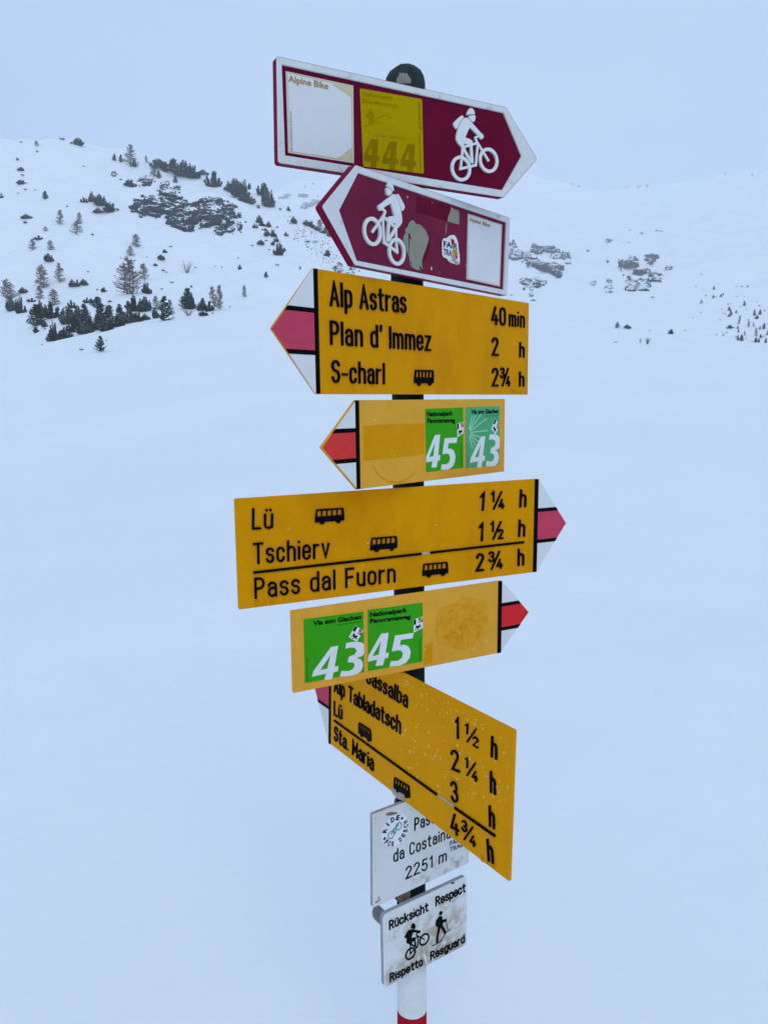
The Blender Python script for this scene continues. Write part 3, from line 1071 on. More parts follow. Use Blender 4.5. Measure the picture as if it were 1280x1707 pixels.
def unit(digits):
    return [(FS(*o_), FS(*h_) if h_ else None) for o_, h_ in digits]


def lines_l(ls):
    return [(s, FS(a), FS(b), FS(c)) for s, a, b, c in ls]


sub43 = (S43[0],) + tuple(FS(p) for p in S43[1:])
art(F, qf43, None, unit(n43), qf43, FS(*crest43), M['green'], lines_l(L43), vert=FS(*V43), sub=sub43)
art(F, qf45, None, unit(n45), qf45, FS(*crest45), M['green'], lines_l(L45), vert=FS(*V45))
cF = F.crop(370, 780, 2.1695)
g = Geo()
g.prism(smooth_poly(cF((775, 505), (850, 490), (860, 465), (900, 470), (930, 480), (963, 478), (962, 600), (935, 605), (905, 650), (850, 662), (815, 640), (772, 632)), 1), -.0003, .0004)
g.obj('sticker_residue', M['yellow_glue'], F.root)
g = Geo()
rw = random.Random(5)
cw = Vector(cF((862, 568)))
rx_, ry_ = abs(cF((955, 568))[0] - cw.x) * .92, abs(cF((862, 650))[1] - cw.y) * .98
for k in range(60):
    a0, q = rw.uniform(0, 6.283), math.sqrt(rw.random()) * .95 if k > 16 else rw.uniform(.93, 1.0)
    x, y = cw.x + rx_ * q * math.cos(a0), cw.y + ry_ * q * math.sin(a0)
    t = rw.uniform(0, 6.283) if k > 16 else a0 + 1.57 + rw.uniform(-.4, .4)
    pts = []
    for i in range(rw.randint(4, 8)):
        pts.append((x, y))
        x, y = x + .0032 * math.cos(t), y + .0032 * math.sin(t)
        t += rw.uniform(-.75, .75)
        if ((x - cw.x) / rx_) ** 2 + ((y - cw.y) / ry_) ** 2 > 1.05:
            break
    if len(pts) > 1:
        g.stroke(pts, rw.uniform(.0007, .0016), .0002, .0007 + .00001 * k)
g.obj('residue_wrinkles', M['yellow_patch'], F.root)
film(F, cF((735, 640), (762, 632), (760, 705), (728, 712)), -.0003, .0003, M['yellow_patch'], 'sticker_residue')
F.clamp(.0045)

# ---- sign D
cD = D.crop(430, 430, 2.6667)
tp = D.p(535, 745)
yellow_sign(D, -(tp[0] + D.w / 2), -1, .0045, M['yellow_faded'], M['red'], .0026)
DS = D.crop(700, 670, 8.5333)
qd45, qd43 = DS((72, 100), (610, 80), (612, 935), (85, 1000)), DS((645, 72), (1130, 62), (1125, 890), (648, 945))
rays = [(math.radians(a), l) for a, l in ((-66, .30), (-52, .36), (-38, .50), (-22, .58), (-2, .58), (14, .40), (28, .40), (44, .34), (62, .30))]
art(D, qd45, None, unit(n45), qf45, FS(*crest45), M['green'], lines_l(L45), vert=FS(*V45))
art(D, qd43, None, unit(n43), qf43, FS(*crest43), M['teal'], lines_l(L43), vert=FS(*V43), rays=rays, sub=sub43)
film(D, cD((468, 748), (600, 738), (738, 738), (740, 872), (600, 890), (470, 902)), -.0003, .0003, M['yellow_patch'], 'sticker_residue')
film(D, cD((520, 690), (735, 675), (737, 735), (500, 742)), -.0003, .00015, M['yellow_faded'], 'sticker_residue')
g = Geo()
g.stroke(cD((512, 920), (535, 965), (575, 992), (625, 998), (670, 980), (700, 950)), .0022, -.0003, .0003)
g.stroke(cD((525, 955), (560, 985), (600, 1000), (650, 998)), .0016, -.0003, .00026)
g.obj('sticker_residue', M['yellow_patch'], D.root)
D.clamp(.0045)

# ---- sign G
c4 = G.crop(470, 1080, 3.0476)
yellow_sign(G, LC, -1, .0050, M['yellow_wet'], M['pink'], .0004)
letters(G, c4, 'Sassalba', (432, 178), (640, 306), 80)
letters(G, c4, 'Alp Tabladatsch', (268, 222), (605, 438), 76)
letters(G, c4, 'Lü', (268, 342), (309, 367), 74)
letters(G, c4, 'Sta. Maria', (268, 468), (467, 627), 76)
for t_, a_, b_, d_ in (('1', (884, 455), (900, 463), 108), ('½', (930, 470), (1001, 512), 92), ('h', (1065, 553), (1094, 569), 108), ('2', (866, 618), (906, 634), 105), ('¼', (930, 640), (995, 684), 92), ('h', (1061, 733), (1088, 748), 110), ('3', (865, 778), (899, 793), 105), ('h', (1056, 906), (1083, 922), 108), ('4', (862, 938), (903, 960), 104), ('¾', (915, 965), (986, 1016), 96), ('h', (1050, 1082), (1078, 1097), 112)):
    letters(G, c4, t_, a_, b_, d_, sw=.08 if t_ in '¼½¾' else .105)
letters(G, c4, 'BAW', (1012, 1082), (1085, 1130), 32, depth=.0006, m=M['yellow_emboss'])
Geo().stroke(c4((268, 368), (790, 745)), .0042, 0, .003).stroke(c4((880, 811), (1085, 955)), .0042, 0, .003).obj('divider_line', M['black'], G.root)
film(G, c4((785, 742), (800, 748), (878, 800), (876, 812), (800, 758)), 0, .0014, M['chip'], 'paint_chip')
bus(G, c4((392, 376)), c4((455, 416)), c4((393, 442)))
bus(G, c4((572, 654)), c4((652, 702)), c4((572, 722)))
film(G, c4((565, 705), (600, 725), (625, 745), (618, 775), (590, 765), (563, 738)), -.0004, .0016, M['chip'], 'paint_chip')
v, f = [], []
rd = random.Random(3)
for k in range(330):
    r = .0009 + .0026 * rd.random() ** 2.5
    if rd.random() < .6:
        x = rd.uniform(-.02, G.w / 2 - .01)
        y = rd.uniform(-.1, .118)
        if y < x * .3 - .1:
            y += .08
    else:
        x = rd.uniform(-.28, .30)
        y = rd.choice([rd.uniform(.08, .12), rd.uniform(-.12, -.07)])
    ax_, ay_ = r * rd.uniform(.8, 1.1), r * rd.uniform(.9, 1.5)
    s = len(v)
    for i in range(3):
        th = i / 3 * math.pi / 2
        for j in range(8):
            a = 2 * math.pi * j / 8
            v.append((x + ax_ * math.cos(th) * math.cos(a), y + ay_ * math.cos(th) * math.sin(a), .0001 + r * .5 * math.sin(th)))
    v.append((x, y, .0001 + r * .5))
    for i in range(2):
        for j in range(8):
            f.append((s + i * 8 + j, s + i * 8 + (j + 1) % 8, s + (i + 1) * 8 + (j + 1) % 8, s + (i + 1) * 8 + j))
    for j in range(8):
        f.append((s + 16 + j, s + 16 + (j + 1) % 8, s + 24))
tag(mesh_obj('water_droplets', v, f, M['droplet'], G.root, smooth=True), kind='stuff')
G.clamp(.005, -.058)

# ---- sign H, white place sign
c7 = Hs.crop(600, 1330, 6.4)
w, h = Hs.w, Hs.h
Geo().prism(rounded([(-w / 2, h / 2), (-w / 2, -h / 2), (w / 2, -h / 2), (w / 2, h / 2)], [.003, .004, .009, .006]), -.0085, 0, bevel=.001, back=True, mi=0, wall_mi=1).obj('panel', None, Hs.root, mats=[M['place_white'], M['side_grey']])
letters(Hs, c7, 'Pass', (578, 352), (800, 262), 134, depth=.0012, sw=.10)
letters(Hs, c7, 'da Costainas', (355, 690), (1020, 400), 132, depth=.0012, sw=.10)
letters(Hs, c7, '2251 m', (485, 870), (922, 672), 130, depth=.0012, sw=.10, gap=.24)
cc = Vector(c7((372, 348)))
rs = abs(Vector(c7((372, 348 - 168))).y - cc.y)
st = film(Hs, circle(cc.x, cc.y, rs, 48), -.0004, .0005, M['sticker_white'], 'sticker')
g = Geo()
zz = .0008


def arc_text(g, s, r, a0, a1, hgt, inside=False):
    n = len(s)
    for k, ch in enumerate(s):
        if ch == ' ':
            continue
        t = math.radians(a0 + (a1 - a0) * (k + .5) / n)
        half = abs(math.radians(a1 - a0)) / n * .42 * r
        if ch == 'I':
            half *= .35
        rad = Vector((math.cos(t), math.sin(t)))
        tan = Vector((math.sin(t), -math.cos(t)))
        if inside:
            rad_up, tan = -rad, -tan
            base_ = cc + rad * (r + hgt)
        else:
            rad_up = rad
            base_ = cc + rad * r
        p0, p1 = base_ - tan * half, base_ + tan * half
        font_text(g, ch, p0, p1, hgt, zz, .055)


arc_text(g, 'RIDE', rs * .64, 176, 60, rs * .30)
arc_text(g, 'FOR DESCH', rs * .64, 208, 390, rs * .30, True)
for a in (50, 198):
    t = math.radians(a)
    g.prism(circle(cc.x + rs * .79 * math.cos(t), cc.y + rs * .79 * math.sin(t), rs * .09, 14), .0004, zz)
g.obj('lettering', M['navy'], st)
g = Geo()
for a, b in ((-.28, -.18), (.26, .18)):
    g.prism(circle(cc.x + rs * a, cc.y + rs * b, rs * .25, 28), .0004, zz, [circle(cc.x + rs * a, cc.y + rs * b, rs * .185, 28)])
T_ = lambda *p: [(cc.x + rs * x, cc.y + rs * y) for x, y in p]
g.stroke(T_((-.28, -.18), (-.08, .12), (.20, .30), (.02, -.18), (-.08, .12)), rs * .075, .0004, zz - .0001)
g.stroke(T_((-.16, .12), (.02, .18)), rs * .05, .0004, zz - .0002)
g.stroke(T_((.10, .38), (.24, .32), (.26, .18)), rs * .05, .0004, zz - .0002)
g.obj('bicycle_print', M['teal_line'], st)
fair = film(Hs, rounded(c7((940, 455), (1090, 395), (1100, 535), (955, 585)), .002), -.0004, .0004, M['place_white'], 'sticker')
printed(Hs, 'FAIR', c7((955, 512)), c7((1075, 462)), c7((953, 462)), .0007, M['navy'], fair, .03)
printed(Hs, 'TRAIL', c7((955, 575)), c7((1110, 510)), c7((953, 530)), .0007, M['navy'], fair, .03)
film(Hs, smooth_poly(c7((265, 180), (300, 155), (350, 150), (410, 158), (390, 170), (340, 185), (300, 190))), -.0003, .0003, M['rust'], 'paint_scratch')
film(Hs, c7((160, 1118), (220, 1078), (222, 1084), (170, 1124)), -.0003, .0003, M['black'], 'paint_scratch')
film(Hs, c7((190, 1075), (202, 1052), (206, 1060), (198, 1080)), -.0003, .0003, M['black'], 'paint_scratch')
for p in ((165, 225), (180, 1165), (1140, 615)):
    a = c7(p)
    Geo().prism(circle(a[0], a[1], .0012, 10), 0, .0004).obj('rivet_hole', M['side_grey'], Hs.root)
Hs.clamp(.0085, .075)

# ---- sign I, courtesy sign
c6 = I.crop(630, 1460, 8)
w, h = I.w, I.h
Geo().prism(rounded([(-w / 2, h / 2), (-w / 2, -h / 2), (w / 2, -h / 2), (w / 2, h / 2)], .011, 8), -.010, 0, bevel=.0012, back=True, mi=0, wall_mi=1).obj('panel', None, I.root, mats=[M['respect_white'], M['side_grey']])
letters(I, c6, 'Rücksicht', (147, 725), (670, 467), 128, depth=.0014, sw=.15, gap=.21)
letters(I, c6, 'Respect', (765, 408), (1165, 212), 128, depth=.0014, sw=.15, gap=.2)
letters(I, c6, 'Rispetto', (155, 1420), (597, 1192), 118, depth=.0014, sw=.15, gap=.2)
letters(I, c6, 'Resguard', (695, 1130), (1155, 885), 118, depth=.0014, sw=.15, gap=.2)
tf, sc = sim(AR, AF, c6((430, 1035)), c6((615, 845)))
g = Geo()
cyclist(g, tf, sc, 0, .0014)
g.obj('cyclist_pictogram', M['black'], I.root)
g = Geo()
hd = Vector(c6((833, 495)))
g.prism(circle(hd.x, hd.y, .0043, 24), 0, .0014)
g.prism(c6((815, 538), (850, 535), (858, 590), (905, 570), (916, 600), (860, 622), (856, 660), (875, 685), (903, 730), (908, 758), (880, 772), (850, 712), (830, 692), (803, 790), (797, 885), (768, 884), (783, 780), (798, 690), (765, 662), (770, 600)), 0, .00136)
g.stroke(c6((903, 590), (930, 725)), .0010, 0, .0013)
g.stroke(c6((722, 934), (800, 890), (850, 850), (880, 790), (905, 755), (972, 710)), .0011, 0, .00126)
g.obj('hiker_pictogram', M['black'], I.root)
film(I, c6((965, 95), (1020, 82), (1010, 105), (985, 108)), -.0003, .0004, M['black'], 'paint_scratch')
film(I, smooth_poly(c6((590, 1020), (625, 1050), (645, 1110), (655, 1180), (640, 1180), (625, 1110))), -.0003, .0005, M['sticker_white'], 'ice_streak')
I.clamp(.010, .0)
# bulging steel strap and the bolt end that show left of the post behind the two white signs
s0 = Vector((-I.c[0], -I.c[1]))
top_l, bot_l = I.p(652, 1497), I.p(650, 1530)
v, f = [], []
N = 20
for k in range(N + 1):
    a = math.pi * k / N
    for r, y in ((.024, 0), (.028, 0), (.028, .05), (.024, .05)):
        v.append((s0.x - .033 - r * .55 * math.sin(a) + .012, I.h / 2 - .022 + y - .012 * math.sin(a) * 0, -.046 + r * math.cos(a)))
for k in range(N):
    a, b = 4 * k, 4 * (k + 1)
    for i in range(4):
        j = (i + 1) % 4
        f.append((a + i, b + i, b + j, a + j))
f += [(0, 3, 2, 1), (4 * N, 4 * N + 1, 4 * N + 2, 4 * N + 3)]
mesh_obj('bent_bracket', v, f, M['rust'], I.root, smooth=False)
pb = I.p(634, 1551)
v, f = [], []
N = 24
for z in (-.052, -.050, -.014, -.012):
    rr = .0165 if -.051 < z < -.013 else .0150
    for k in range(N):
        a = 2 * math.pi * k / N
        v.append((pb[0] + .024 + rr * .62 * math.cos(a), pb[1] + rr * 1.0 * math.sin(a), z))
for i in range(3):
    for k in range(N):
        j = (k + 1) % N
        f.append((i * N + k, i * N + j, (i + 1) * N + j, (i + 1) * N + k))
f += [tuple(range(N))[::-1], tuple(range(3 * N, 4 * N))]
mesh_obj('bolt_end', v, f, M['metal'], I.root)

# snow flecks that stick to the boards
rf = random.Random(12)
for sg, nfl, zf in ((A, 9, -.0034), (B, 7, -.0034), (C, 9, 0), (D, 8, 0), (E, 12, 0), (F, 8, 0), (G, 8, 0), (I, 5, 0)):
    v, f = [], []
    for k in range(nfl):
        x, y = rf.uniform(-.44, .44) * sg.w, rf.uniform(-.40, .40) * sg.h
        r = rf.uniform(.0006, .0016)
        s = len(v)
        for j in range(7):
            a = 2 * math.pi * j / 7
            q = r * rf.uniform(.7, 1.2)
            v.append((x + q * math.cos(a), y + q * math.sin(a), zf))
        v.append((x, y, zf + r * .8))
        f += [(s + j, s + (j + 1) % 7, s + 7) for j in range(7)]
    tag(mesh_obj('snow_flecks', v, f, M['sticker_white'], sg.root), kind='stuff')

# ------------------------------------------------------------------ snow: ground, left hillside, far mountain
YH = cp_ + (PH / 2 - HORIZON) / FPX * sp_


def az_of(x, y=HORIZON):
    r = ray(x, y)
    return math.atan2(r.x, r.y)


def tan_of(x, y):
    r = ray(x, y)
    return r.z / math.hypot(r.x, r.y)


def table(pts):
    a = np.array([az_of(x, y) for x, y in pts])
    t = np.array([tan_of(x, y) for x, y in pts])
    return a, t


def table_r(pts):
    return np.array([az_of(x) for x, _ in pts]), np.array([float(v) for _, v in pts])


LIP = table([(-900, 640), (-400, 622), (-150, 606), (0, 594), (79, 569), (150, 553), (225, 538), (290, 530), (370, 517), (450, 508), (520, 505), (600, 508), (700, 520), (800, 534), (880, 541), (1030, 546), (1120, 553), (1200, 562), (1280, 571), (1500, 590), (1900, 625), (2400, 650)])
LIPR = table_r([(-900, 110), (0, 96), (79, 88), (270, 92), (600, 100), (900, 108), (1280, 125), (2000, 130)])
RIDGE = table([(-700, 262), (-300, 240), (0, 224), (75, 221), (110, 228), (135, 236), (200, 253), (255, 266), (300, 279), (345, 292), (400, 310), (440, 325), (470, 340), (500, 362), (540, 388), (575, 412), (600, 434), (650, 475), (700, 515), (760, 560)])
RIDGER = table_r([(-700, 380), (0, 330), (260, 300), (400, 275), (470, 255), (540, 235), (600, 215), (700, 185), (760, 160)])
MTN = table([(100, 330), (300, 345), (380, 338), (440, 322), (490, 306), (540, 298), (600, 290), (760, 286), (880, 292), (960, 312), (1010, 318), (1060, 312), (1150, 299), (1280, 283), (1500, 262), (1900, 230), (2300, 230)])
MTNR = table_r([(100, 1900), (440, 2000), (700, 2250), (1060, 2250), (1280, 2150), (2300, 2050)])


def wav(x, y, seed, octs):
    """Sum of rotated sine waves: (wavelength, amplitude) pairs."""
    rr = random.Random(seed)
    z = 0
    for wl_, am in octs:
        for _ in range(3):
            t, ph = rr.uniform(0, math.pi), rr.uniform(0, 6.28)
            u = (x * math.cos(t) + y * math.sin(t)) / wl_ * 2 * math.pi
            v_ = (x * -math.sin(t) + y * math.cos(t)) / (wl_ * 1.7) * 2 * math.pi
            z = z + am / 1.7 * np.sin(u + ph + 1.1 * np.sin(v_ + ph * 2))
    return z


def sstep(a, b, x):
    t = np.clip((x - a) / (b - a), 0, 1)
    return t * t * (3 - 2 * t)


def h_ground(az, r):
    tl, rl = np.interp(az, *LIP), np.interp(az, *LIPR)
    front = sstep(math.radians(75), math.radians(45), np.abs(az))
    zl = CAMZ + rl * tl
    t = r / rl
    z = zl * np.clip(t, 0, 1) ** 1.5
    z = z - (zl + 6 - 0.0) * sstep(1.0, 1.0 + 26 / rl, t) * 1.0
    z = z * front
    x, y = r * np.sin(az), r * np.cos(az)
    z = z + wav(x, y, 5, [(2.2, .014), (6, .055), (17, .15)]) * sstep(1.5, 8, r) + wav(x, y, 6, [(45, .18)]) * sstep(10, 40, r)
    rb = 56 + 7 * np.sin(az * 6 + 1.0) + 3 * np.sin(az * 17)
    z = z + front * .42 * np.exp(-((r - rb) / 5.0) ** 2) + front * .25 * np.exp(-((r - rb * .62) / 4.0) ** 2)
    return z


def h_hill(az, r):
    tl, rl = np.interp(az, *LIP), np.interp(az, *LIPR)
    r0 = rl + 9
    r1 = np.interp(az, *RIDGER)
    t0, t1 = tl - 15 / FPX, np.interp(az, *RIDGE)
    t = (r - r0) / (r1 - r0)
    tc = np.clip(t, 0, 1)
    tt = t0 + (t1 - t0) * (1 - (1 - tc) ** 1.12) ** .92
    z = CAMZ + np.minimum(r, r1) * tt
    z = np.where(t > 1, z - (r - r1) * .30 - np.clip(r - r1 - 15, 0, None) * .25, z)
    z = np.where(t < 0, CAMZ + r0 * t0 + (r - r0) * 1.2, z)
    x, y = r * np.sin(az), r * np.cos(az)
    k = sstep(0, .25, t)
    z = z + k * wav(x, y, 11, [(60, 1.2), (23, .7), (9, .28), (4, .08)])
    return z


def h_mtn(az, r):
    tl = np.interp(az, *LIP)
    r0 = 205.0
    r1 = np.interp(az, *MTNR)
    t0, t1 = tl - 10 / FPX, np.interp(az, *MTN)
    t = (r - r0) / (r1 - r0)
    tc = np.clip(t, 0, 1)
    tt = t0 + (t1 - t0) * tc ** .45
    z = CAMZ + np.minimum(r, r1) * tt
    z = np.where(t > 1, z - (r - r1) * .25, z)
    z = np.where(t < 0, CAMZ + r0 * t0 + (r - r0) * 1.0, z)
    x, y = r * np.sin(az), r * np.cos(az)
    k = sstep(0, .2, t)
    z = z + k * wav(x, y, 21, [(170, 6), (70, 3.4), (26, 1.5), (11, .45)])
    return z


AZ_HILL = (az_of(-700), az_of(770))
AZ_MTN = (az_of(150), az_of(2300))


def height(az, r):
    z = h_ground(az, r)
    if AZ_HILL[0] <= az <= AZ_HILL[1]:
        z = np.maximum(z, np.where(r < np.interp(az, *RIDGER) + 60, h_hill(az, r), -99))
    if AZ_MTN[0] <= az <= AZ_MTN[1]:
        z = np.maximum(z, np.where(r > 198, h_mtn(az, r), -99))
    return z


RR = np.concatenate([np.arange(3, 60, .25), np.arange(60, 420, .4), np.arange(420, 1000, 1.0), np.arange(1000, 2300, 3.0)])


def hit(x, y):
    q = ray(x, y)
    hl = math.hypot(q.x, q.y)
    az = math.atan2(q.x, q.y)
    zr_ = CAMZ + RR * (q.z / hl)
    d = height(az, RR) - zr_
    k = np.nonzero(d > 0)[0]
    if len(k) == 0:
        return hit(x, y + 1.5)
    i = k[0]
    r = RR[i]
    if i > 0 and d[i] > 0:
        r = RR[i - 1] + (RR[i] - RR[i - 1]) * (-d[i - 1]) / (d[i] - d[i - 1] + 1e-9)
    P = Vector((math.sin(az) * r, math.cos(az) * r, float(height(az, np.array([r]))[0])))
    return P, (P - CAM).dot(FW) / FPX            # point and metres per photo pixel there


def snow_mat(name, bump, scale):
    m = mat(name, (0.86, 0.865, 0.875), 0.6, 0.0, spec=0.2)
    n, l = m.node_tree.nodes, m.node_tree.links
    b = n['Principled BSDF']
    tc = n.new('ShaderNodeTexCoord')
    prev = None
    for sc_, di in ((scale, bump), (scale * 6, bump * .25), (scale * .12, bump * 14)):
        nz = n.new('ShaderNodeTexNoise')
        nz.inputs['Scale'].default_value = sc_
        nz.inputs['Detail'].default_value = 5
        l.new(tc.outputs['Object'], nz.inputs['Vector'])
        bp = n.new('ShaderNodeBump')
        bp.inputs['Strength'].default_value = .6
        bp.inputs['Distance'].default_value = di
        l.new(nz.outputs[0], bp.inputs['Height'])
        if prev:
            l.new(prev.outputs[0], bp.inputs['Normal'])
        prev = bp
    l.new(prev.outputs[0], b.inputs['Normal'])
    return m


def grid_mesh(name, azs, rs, fn, m, wrap=False):
    A_, R_ = np.meshgrid(azs, rs, indexing='ij')
    Z = fn(A_, R_)
    X, Y = R_ * np.sin(A_), R_ * np.cos(A_)
    na, nr = A_.shape
    co = np.stack([X, Y, Z], -1).reshape(-1, 3)
    faces = []
    for i in range(na if wrap else na - 1):
        a, b = i * nr, ((i + 1) % na) * nr
        for j in range(nr - 1):
            faces.append((a + j, a + j + 1, b + j + 1, b + j))
    if wrap:
        c = len(co)
        co = np.vstack([co, [[0, 0, 0]]])
        for i in range(na):
            faces.append((c, i * nr, ((i + 1) % na) * nr))
    o = mesh_obj(name, co.tolist(), [f[::-1] for f in faces], m, smooth=True)
    return o


M['snow'] = snow_mat('snow_near', .028, 2.2)
M['snow_hill'] = snow_mat('snow_hillside', .12, .35)
M['snow_far'] = snow_mat('snow_mountain', .35, .12)
fr = np.radians(np.concatenate([np.arange(-46, 46, .3), np.arange(46, 314, 3)]))
rs_ = np.concatenate([np.geomspace(.4, 60, 90), np.arange(61, 150, 1.2), np.array([160, 200, 300, 500, 800, 1200, 2550])])
fr2 = np.where(fr > math.pi, fr - 2 * math.pi, fr)
tag(grid_mesh('snow_ground', fr2, rs_, h_ground, M['snow'], True), 'open snowfield sloping up gently behind the signpost', kind='structure')
tag(grid_mesh('snow_hillside', np.linspace(AZ_HILL[0], AZ_HILL[1], 330), np.concatenate([np.arange(84, 420, 1.6)]), h_hill, M['snow_hill']), 'steep snowy hillside on the left with larches and dark pines', kind='structure')
tag(grid_mesh('snow_mountain', np.linspace(AZ_MTN[0], AZ_MTN[1], 380), np.concatenate([np.arange(198, 600, 3.5), np.arange(600, 1200, 9), np.arange(1200, 2500, 20)]), h_mtn, M['snow_far']), 'pale far mountainside with dark rock bands fading into cloud', kind='structure')

# ------------------------------------------------------------------ trees, shrubs, rocks: one master of each kind, then copies


def foliage_mat(name, c1, c2, snow=.0):
    m = mat(name, c1, .75, spec=.15)
    n, l = m.node_tree.nodes, m.node_tree.links
    b = n['Principled BSDF']
    ge = n.new('ShaderNodeObjectInfo')
    tc = n.new('ShaderNodeTexCoord')
    nz = n.new('ShaderNodeTexNoise')
    nz.inputs['Scale'].default_value = 7
    nz.inputs['Detail'].default_value = 3
    l.new(tc.outputs['Object'], nz.inputs['Vector'])
    mr = n.new('ShaderNodeMapRange')
    mr.inputs[1].default_value, mr.inputs[2].default_value = .38, .66
    l.new(nz.outputs[0], mr.inputs[0])
    mx = n.new('ShaderNodeMix')
    mx.data_type = 'RGBA'
    mx.inputs[6].default_value, mx.inputs[7].default_value = (*c1, 1), (*c2, 1)
    l.new(mr.outputs[0], mx.inputs[0])
    out = mx.outputs[2]
    if snow:
        n2 = n.new('ShaderNodeTexNoise')
        n2.inputs['Scale'].default_value = 16
        n2.inputs['Detail'].default_value = 2
        l.new(tc.outputs['Object'], n2.inputs['Vector'])
        r2 = n.new('ShaderNodeMapRange')
        r2.inputs[1].default_value, r2.inputs[2].default_value = .62 - snow, .70 - snow
        l.new(n2.outputs[0], r2.inputs[0])
        m2 = n.new('ShaderNodeMix')
        m2.data_type = 'RGBA'
        m2.inputs[7].default_value = (.62, .64, .66, 1)
        l.new(r2.outputs[0], m2.inputs[0])
        l.new(out, m2.inputs[6])
        out = m2.outputs[2]
    l.new(out, b.inputs['Base Color'])
    return m


M['pine'] = foliage_mat('pine_needles', (0.018, 0.034, 0.020), (0.040, 0.058, 0.036), .0)
M['pine_snowy'] = foliage_mat('pine_needles_dusted', (0.022, 0.038, 0.026), (0.050, 0.068, 0.048), .035)
M['conifer'] = foliage_mat('conifer_needles', (0.016, 0.032, 0.012), (0.045, 0.058, 0.020), .0)
M['larch'] = foliage_mat('larch_twigs', (0.150, 0.108, 0.075), (0.235, 0.180, 0.130), .0)
M['bark'] = mat('bark', (0.075, 0.060, 0.048), .85, .4, 8)
M['grass'] = mat('dry_grass_blades', (0.30, 0.24, 0.13), .8, .3, 10)
M['twig'] = mat('shrub_twigs', (0.055, 0.048, 0.036), .85, .4, 9)
M['rock'] = mat('dark_rock', (0.045, 0.049, 0.050), .85, .35, .45, .5, 3)
_n, _l = M['rock'].node_tree.nodes, M['rock'].node_tree.links
_b = _n['Principled BSDF']
_g = _n.new('ShaderNodeNewGeometry')
_s = _n.new('ShaderNodeSeparateXYZ')
_l.new(_g.outputs['Normal'], _s.inputs[0])
_nz = _n.new('ShaderNodeTexNoise')
_nz.inputs['Scale'].default_value = .34
_nz.inputs['Detail'].default_value = 3
_tc = _n.new('ShaderNodeTexCoord')
_l.new(_tc.outputs['Object'], _nz.inputs['Vector'])
_ad = _n.new('ShaderNodeMath')
_ad.operation = 'MULTIPLY_ADD'
_ad.inputs[1].default_value = 1.5
_l.new(_nz.outputs[0], _ad.inputs[0])
_l.new(_s.outputs[2], _ad.inputs[2])
_mr = _n.new('ShaderNodeMapRange')
_mr.inputs[1].default_value, _mr.inputs[2].default_value = 1.56, 1.64
_l.new(_ad.outputs[0], _mr.inputs[0])
_mx = _n.new('ShaderNodeMix')
_mx.data_type = 'RGBA'
_l.new(_b.inputs['Base Color'].links[0].from_socket, _mx.inputs[6])
_mx.inputs[7].default_value = (.84, .85, .86, 1)
_l.new(_mr.outputs[0], _mx.inputs[0])
_l.new(_mx.outputs[2], _b.inputs['Base Color'])


class Tri:
    def __init__(self):
        self.v, self.f = [], []

    def blade(self, p, d, ln, w, rr):
        d = d.normalized()
        s = d.cross(Vector((rr.uniform(-1, 1), rr.uniform(-1, 1), rr.uniform(-1, 1)))).normalized() * w
        k = len(self.v)
        self.v += [p - s, p + s, p + d * ln]
        self.f.append((k, k + 1, k + 2))

    def ribbon(self, pts, w0, w1):
        n = len(pts)
        for side in (0, 1):
            k = len(self.v)
            for i, p in enumerate(pts):
                d = (pts[min(i + 1, n - 1)] - pts[max(i - 1, 0)]).normalized()
                a = d.cross(Vector((0, 0, 1)))
                a = Vector((1, 0, 0)) if a.length < .01 else a.normalized()
                if side:
                    a = d.cross(a).normalized()
                w = w0 + (w1 - w0) * i / (n - 1)
                self.v += [p - a * w, p + a * w]
            for i in range(n - 1):
                q = k + 2 * i
                self.f.append((q, q + 1, q + 3, q + 2))

    def tube(self, pts, r0, r1, n=6):
        k = len(self.v)
        m_ = len(pts)
        for i, p in enumerate(pts):
            r = r0 + (r1 - r0) * i / (m_ - 1)
            for j in range(n):
                a = 2 * math.pi * j / n
                self.v.append(p + Vector((r * math.cos(a), r * math.sin(a), 0)))
        for i in range(m_ - 1):
            for j in range(n):
                q = (j + 1) % n
                self.f.append((k + i * n + j, k + i * n + q, k + (i + 1) * n + q, k + (i + 1) * n + j))

    def mesh(self, name, m):
        me = bpy.data.meshes.new(name)
        me.from_pydata([tuple(v) for v in self.v], [], self.f)
        me.materials.append(m)
        return me


def tuft(t, p, d, rr, ln, n=7, w=.013):
    for _ in range(n):
        e = d + Vector((rr.uniform(-1, 1), rr.uniform(-1, 1), rr.uniform(-.7, 1))) * .95
        t.blade(p, e, ln * rr.uniform(.7, 1.2), w, rr)


def make_pine(seed, m, wide=1.0, nsh=34):
    """Bushy mountain pine, height 1, width 1: many upswept shoots tufted with needles."""
    rr = random.Random(seed)
    t, s = Tri(), Tri()
    for k in range(nsh):
        a, q = rr.uniform(0, 6.283), math.sqrt(rr.random())
        tip = Vector((math.cos(a) * .44 * q, math.sin(a) * .44 * q, (1 - .80 * q ** 1.7) * rr.uniform(.62, 1.0)))
        b = Vector((tip.x * .35, tip.y * .35, -.04))
        mid = Vector((tip.x * .95, tip.y * .95, tip.z * .35))
        pts = [b * (1 - u) ** 2 + mid * 2 * u * (1 - u) + tip * u * u for u in (0, .25, .5, .75, 1)]
        s.ribbon(pts, .010, .004)
        for i in range(11):
            u = .10 + .90 * i / 10
            p = b * (1 - u) ** 2 + mid * 2 * u * (1 - u) + tip * u * u
            d = ((mid - b) * (1 - u) + (tip - mid) * u).normalized()
            tuft(t, p, d, rr, .135 * (1.1 - .35 * u), 8, .030)
    return {'foliage': t.mesh('foliage', m), 'stem': s.mesh('stem', M['bark'])}


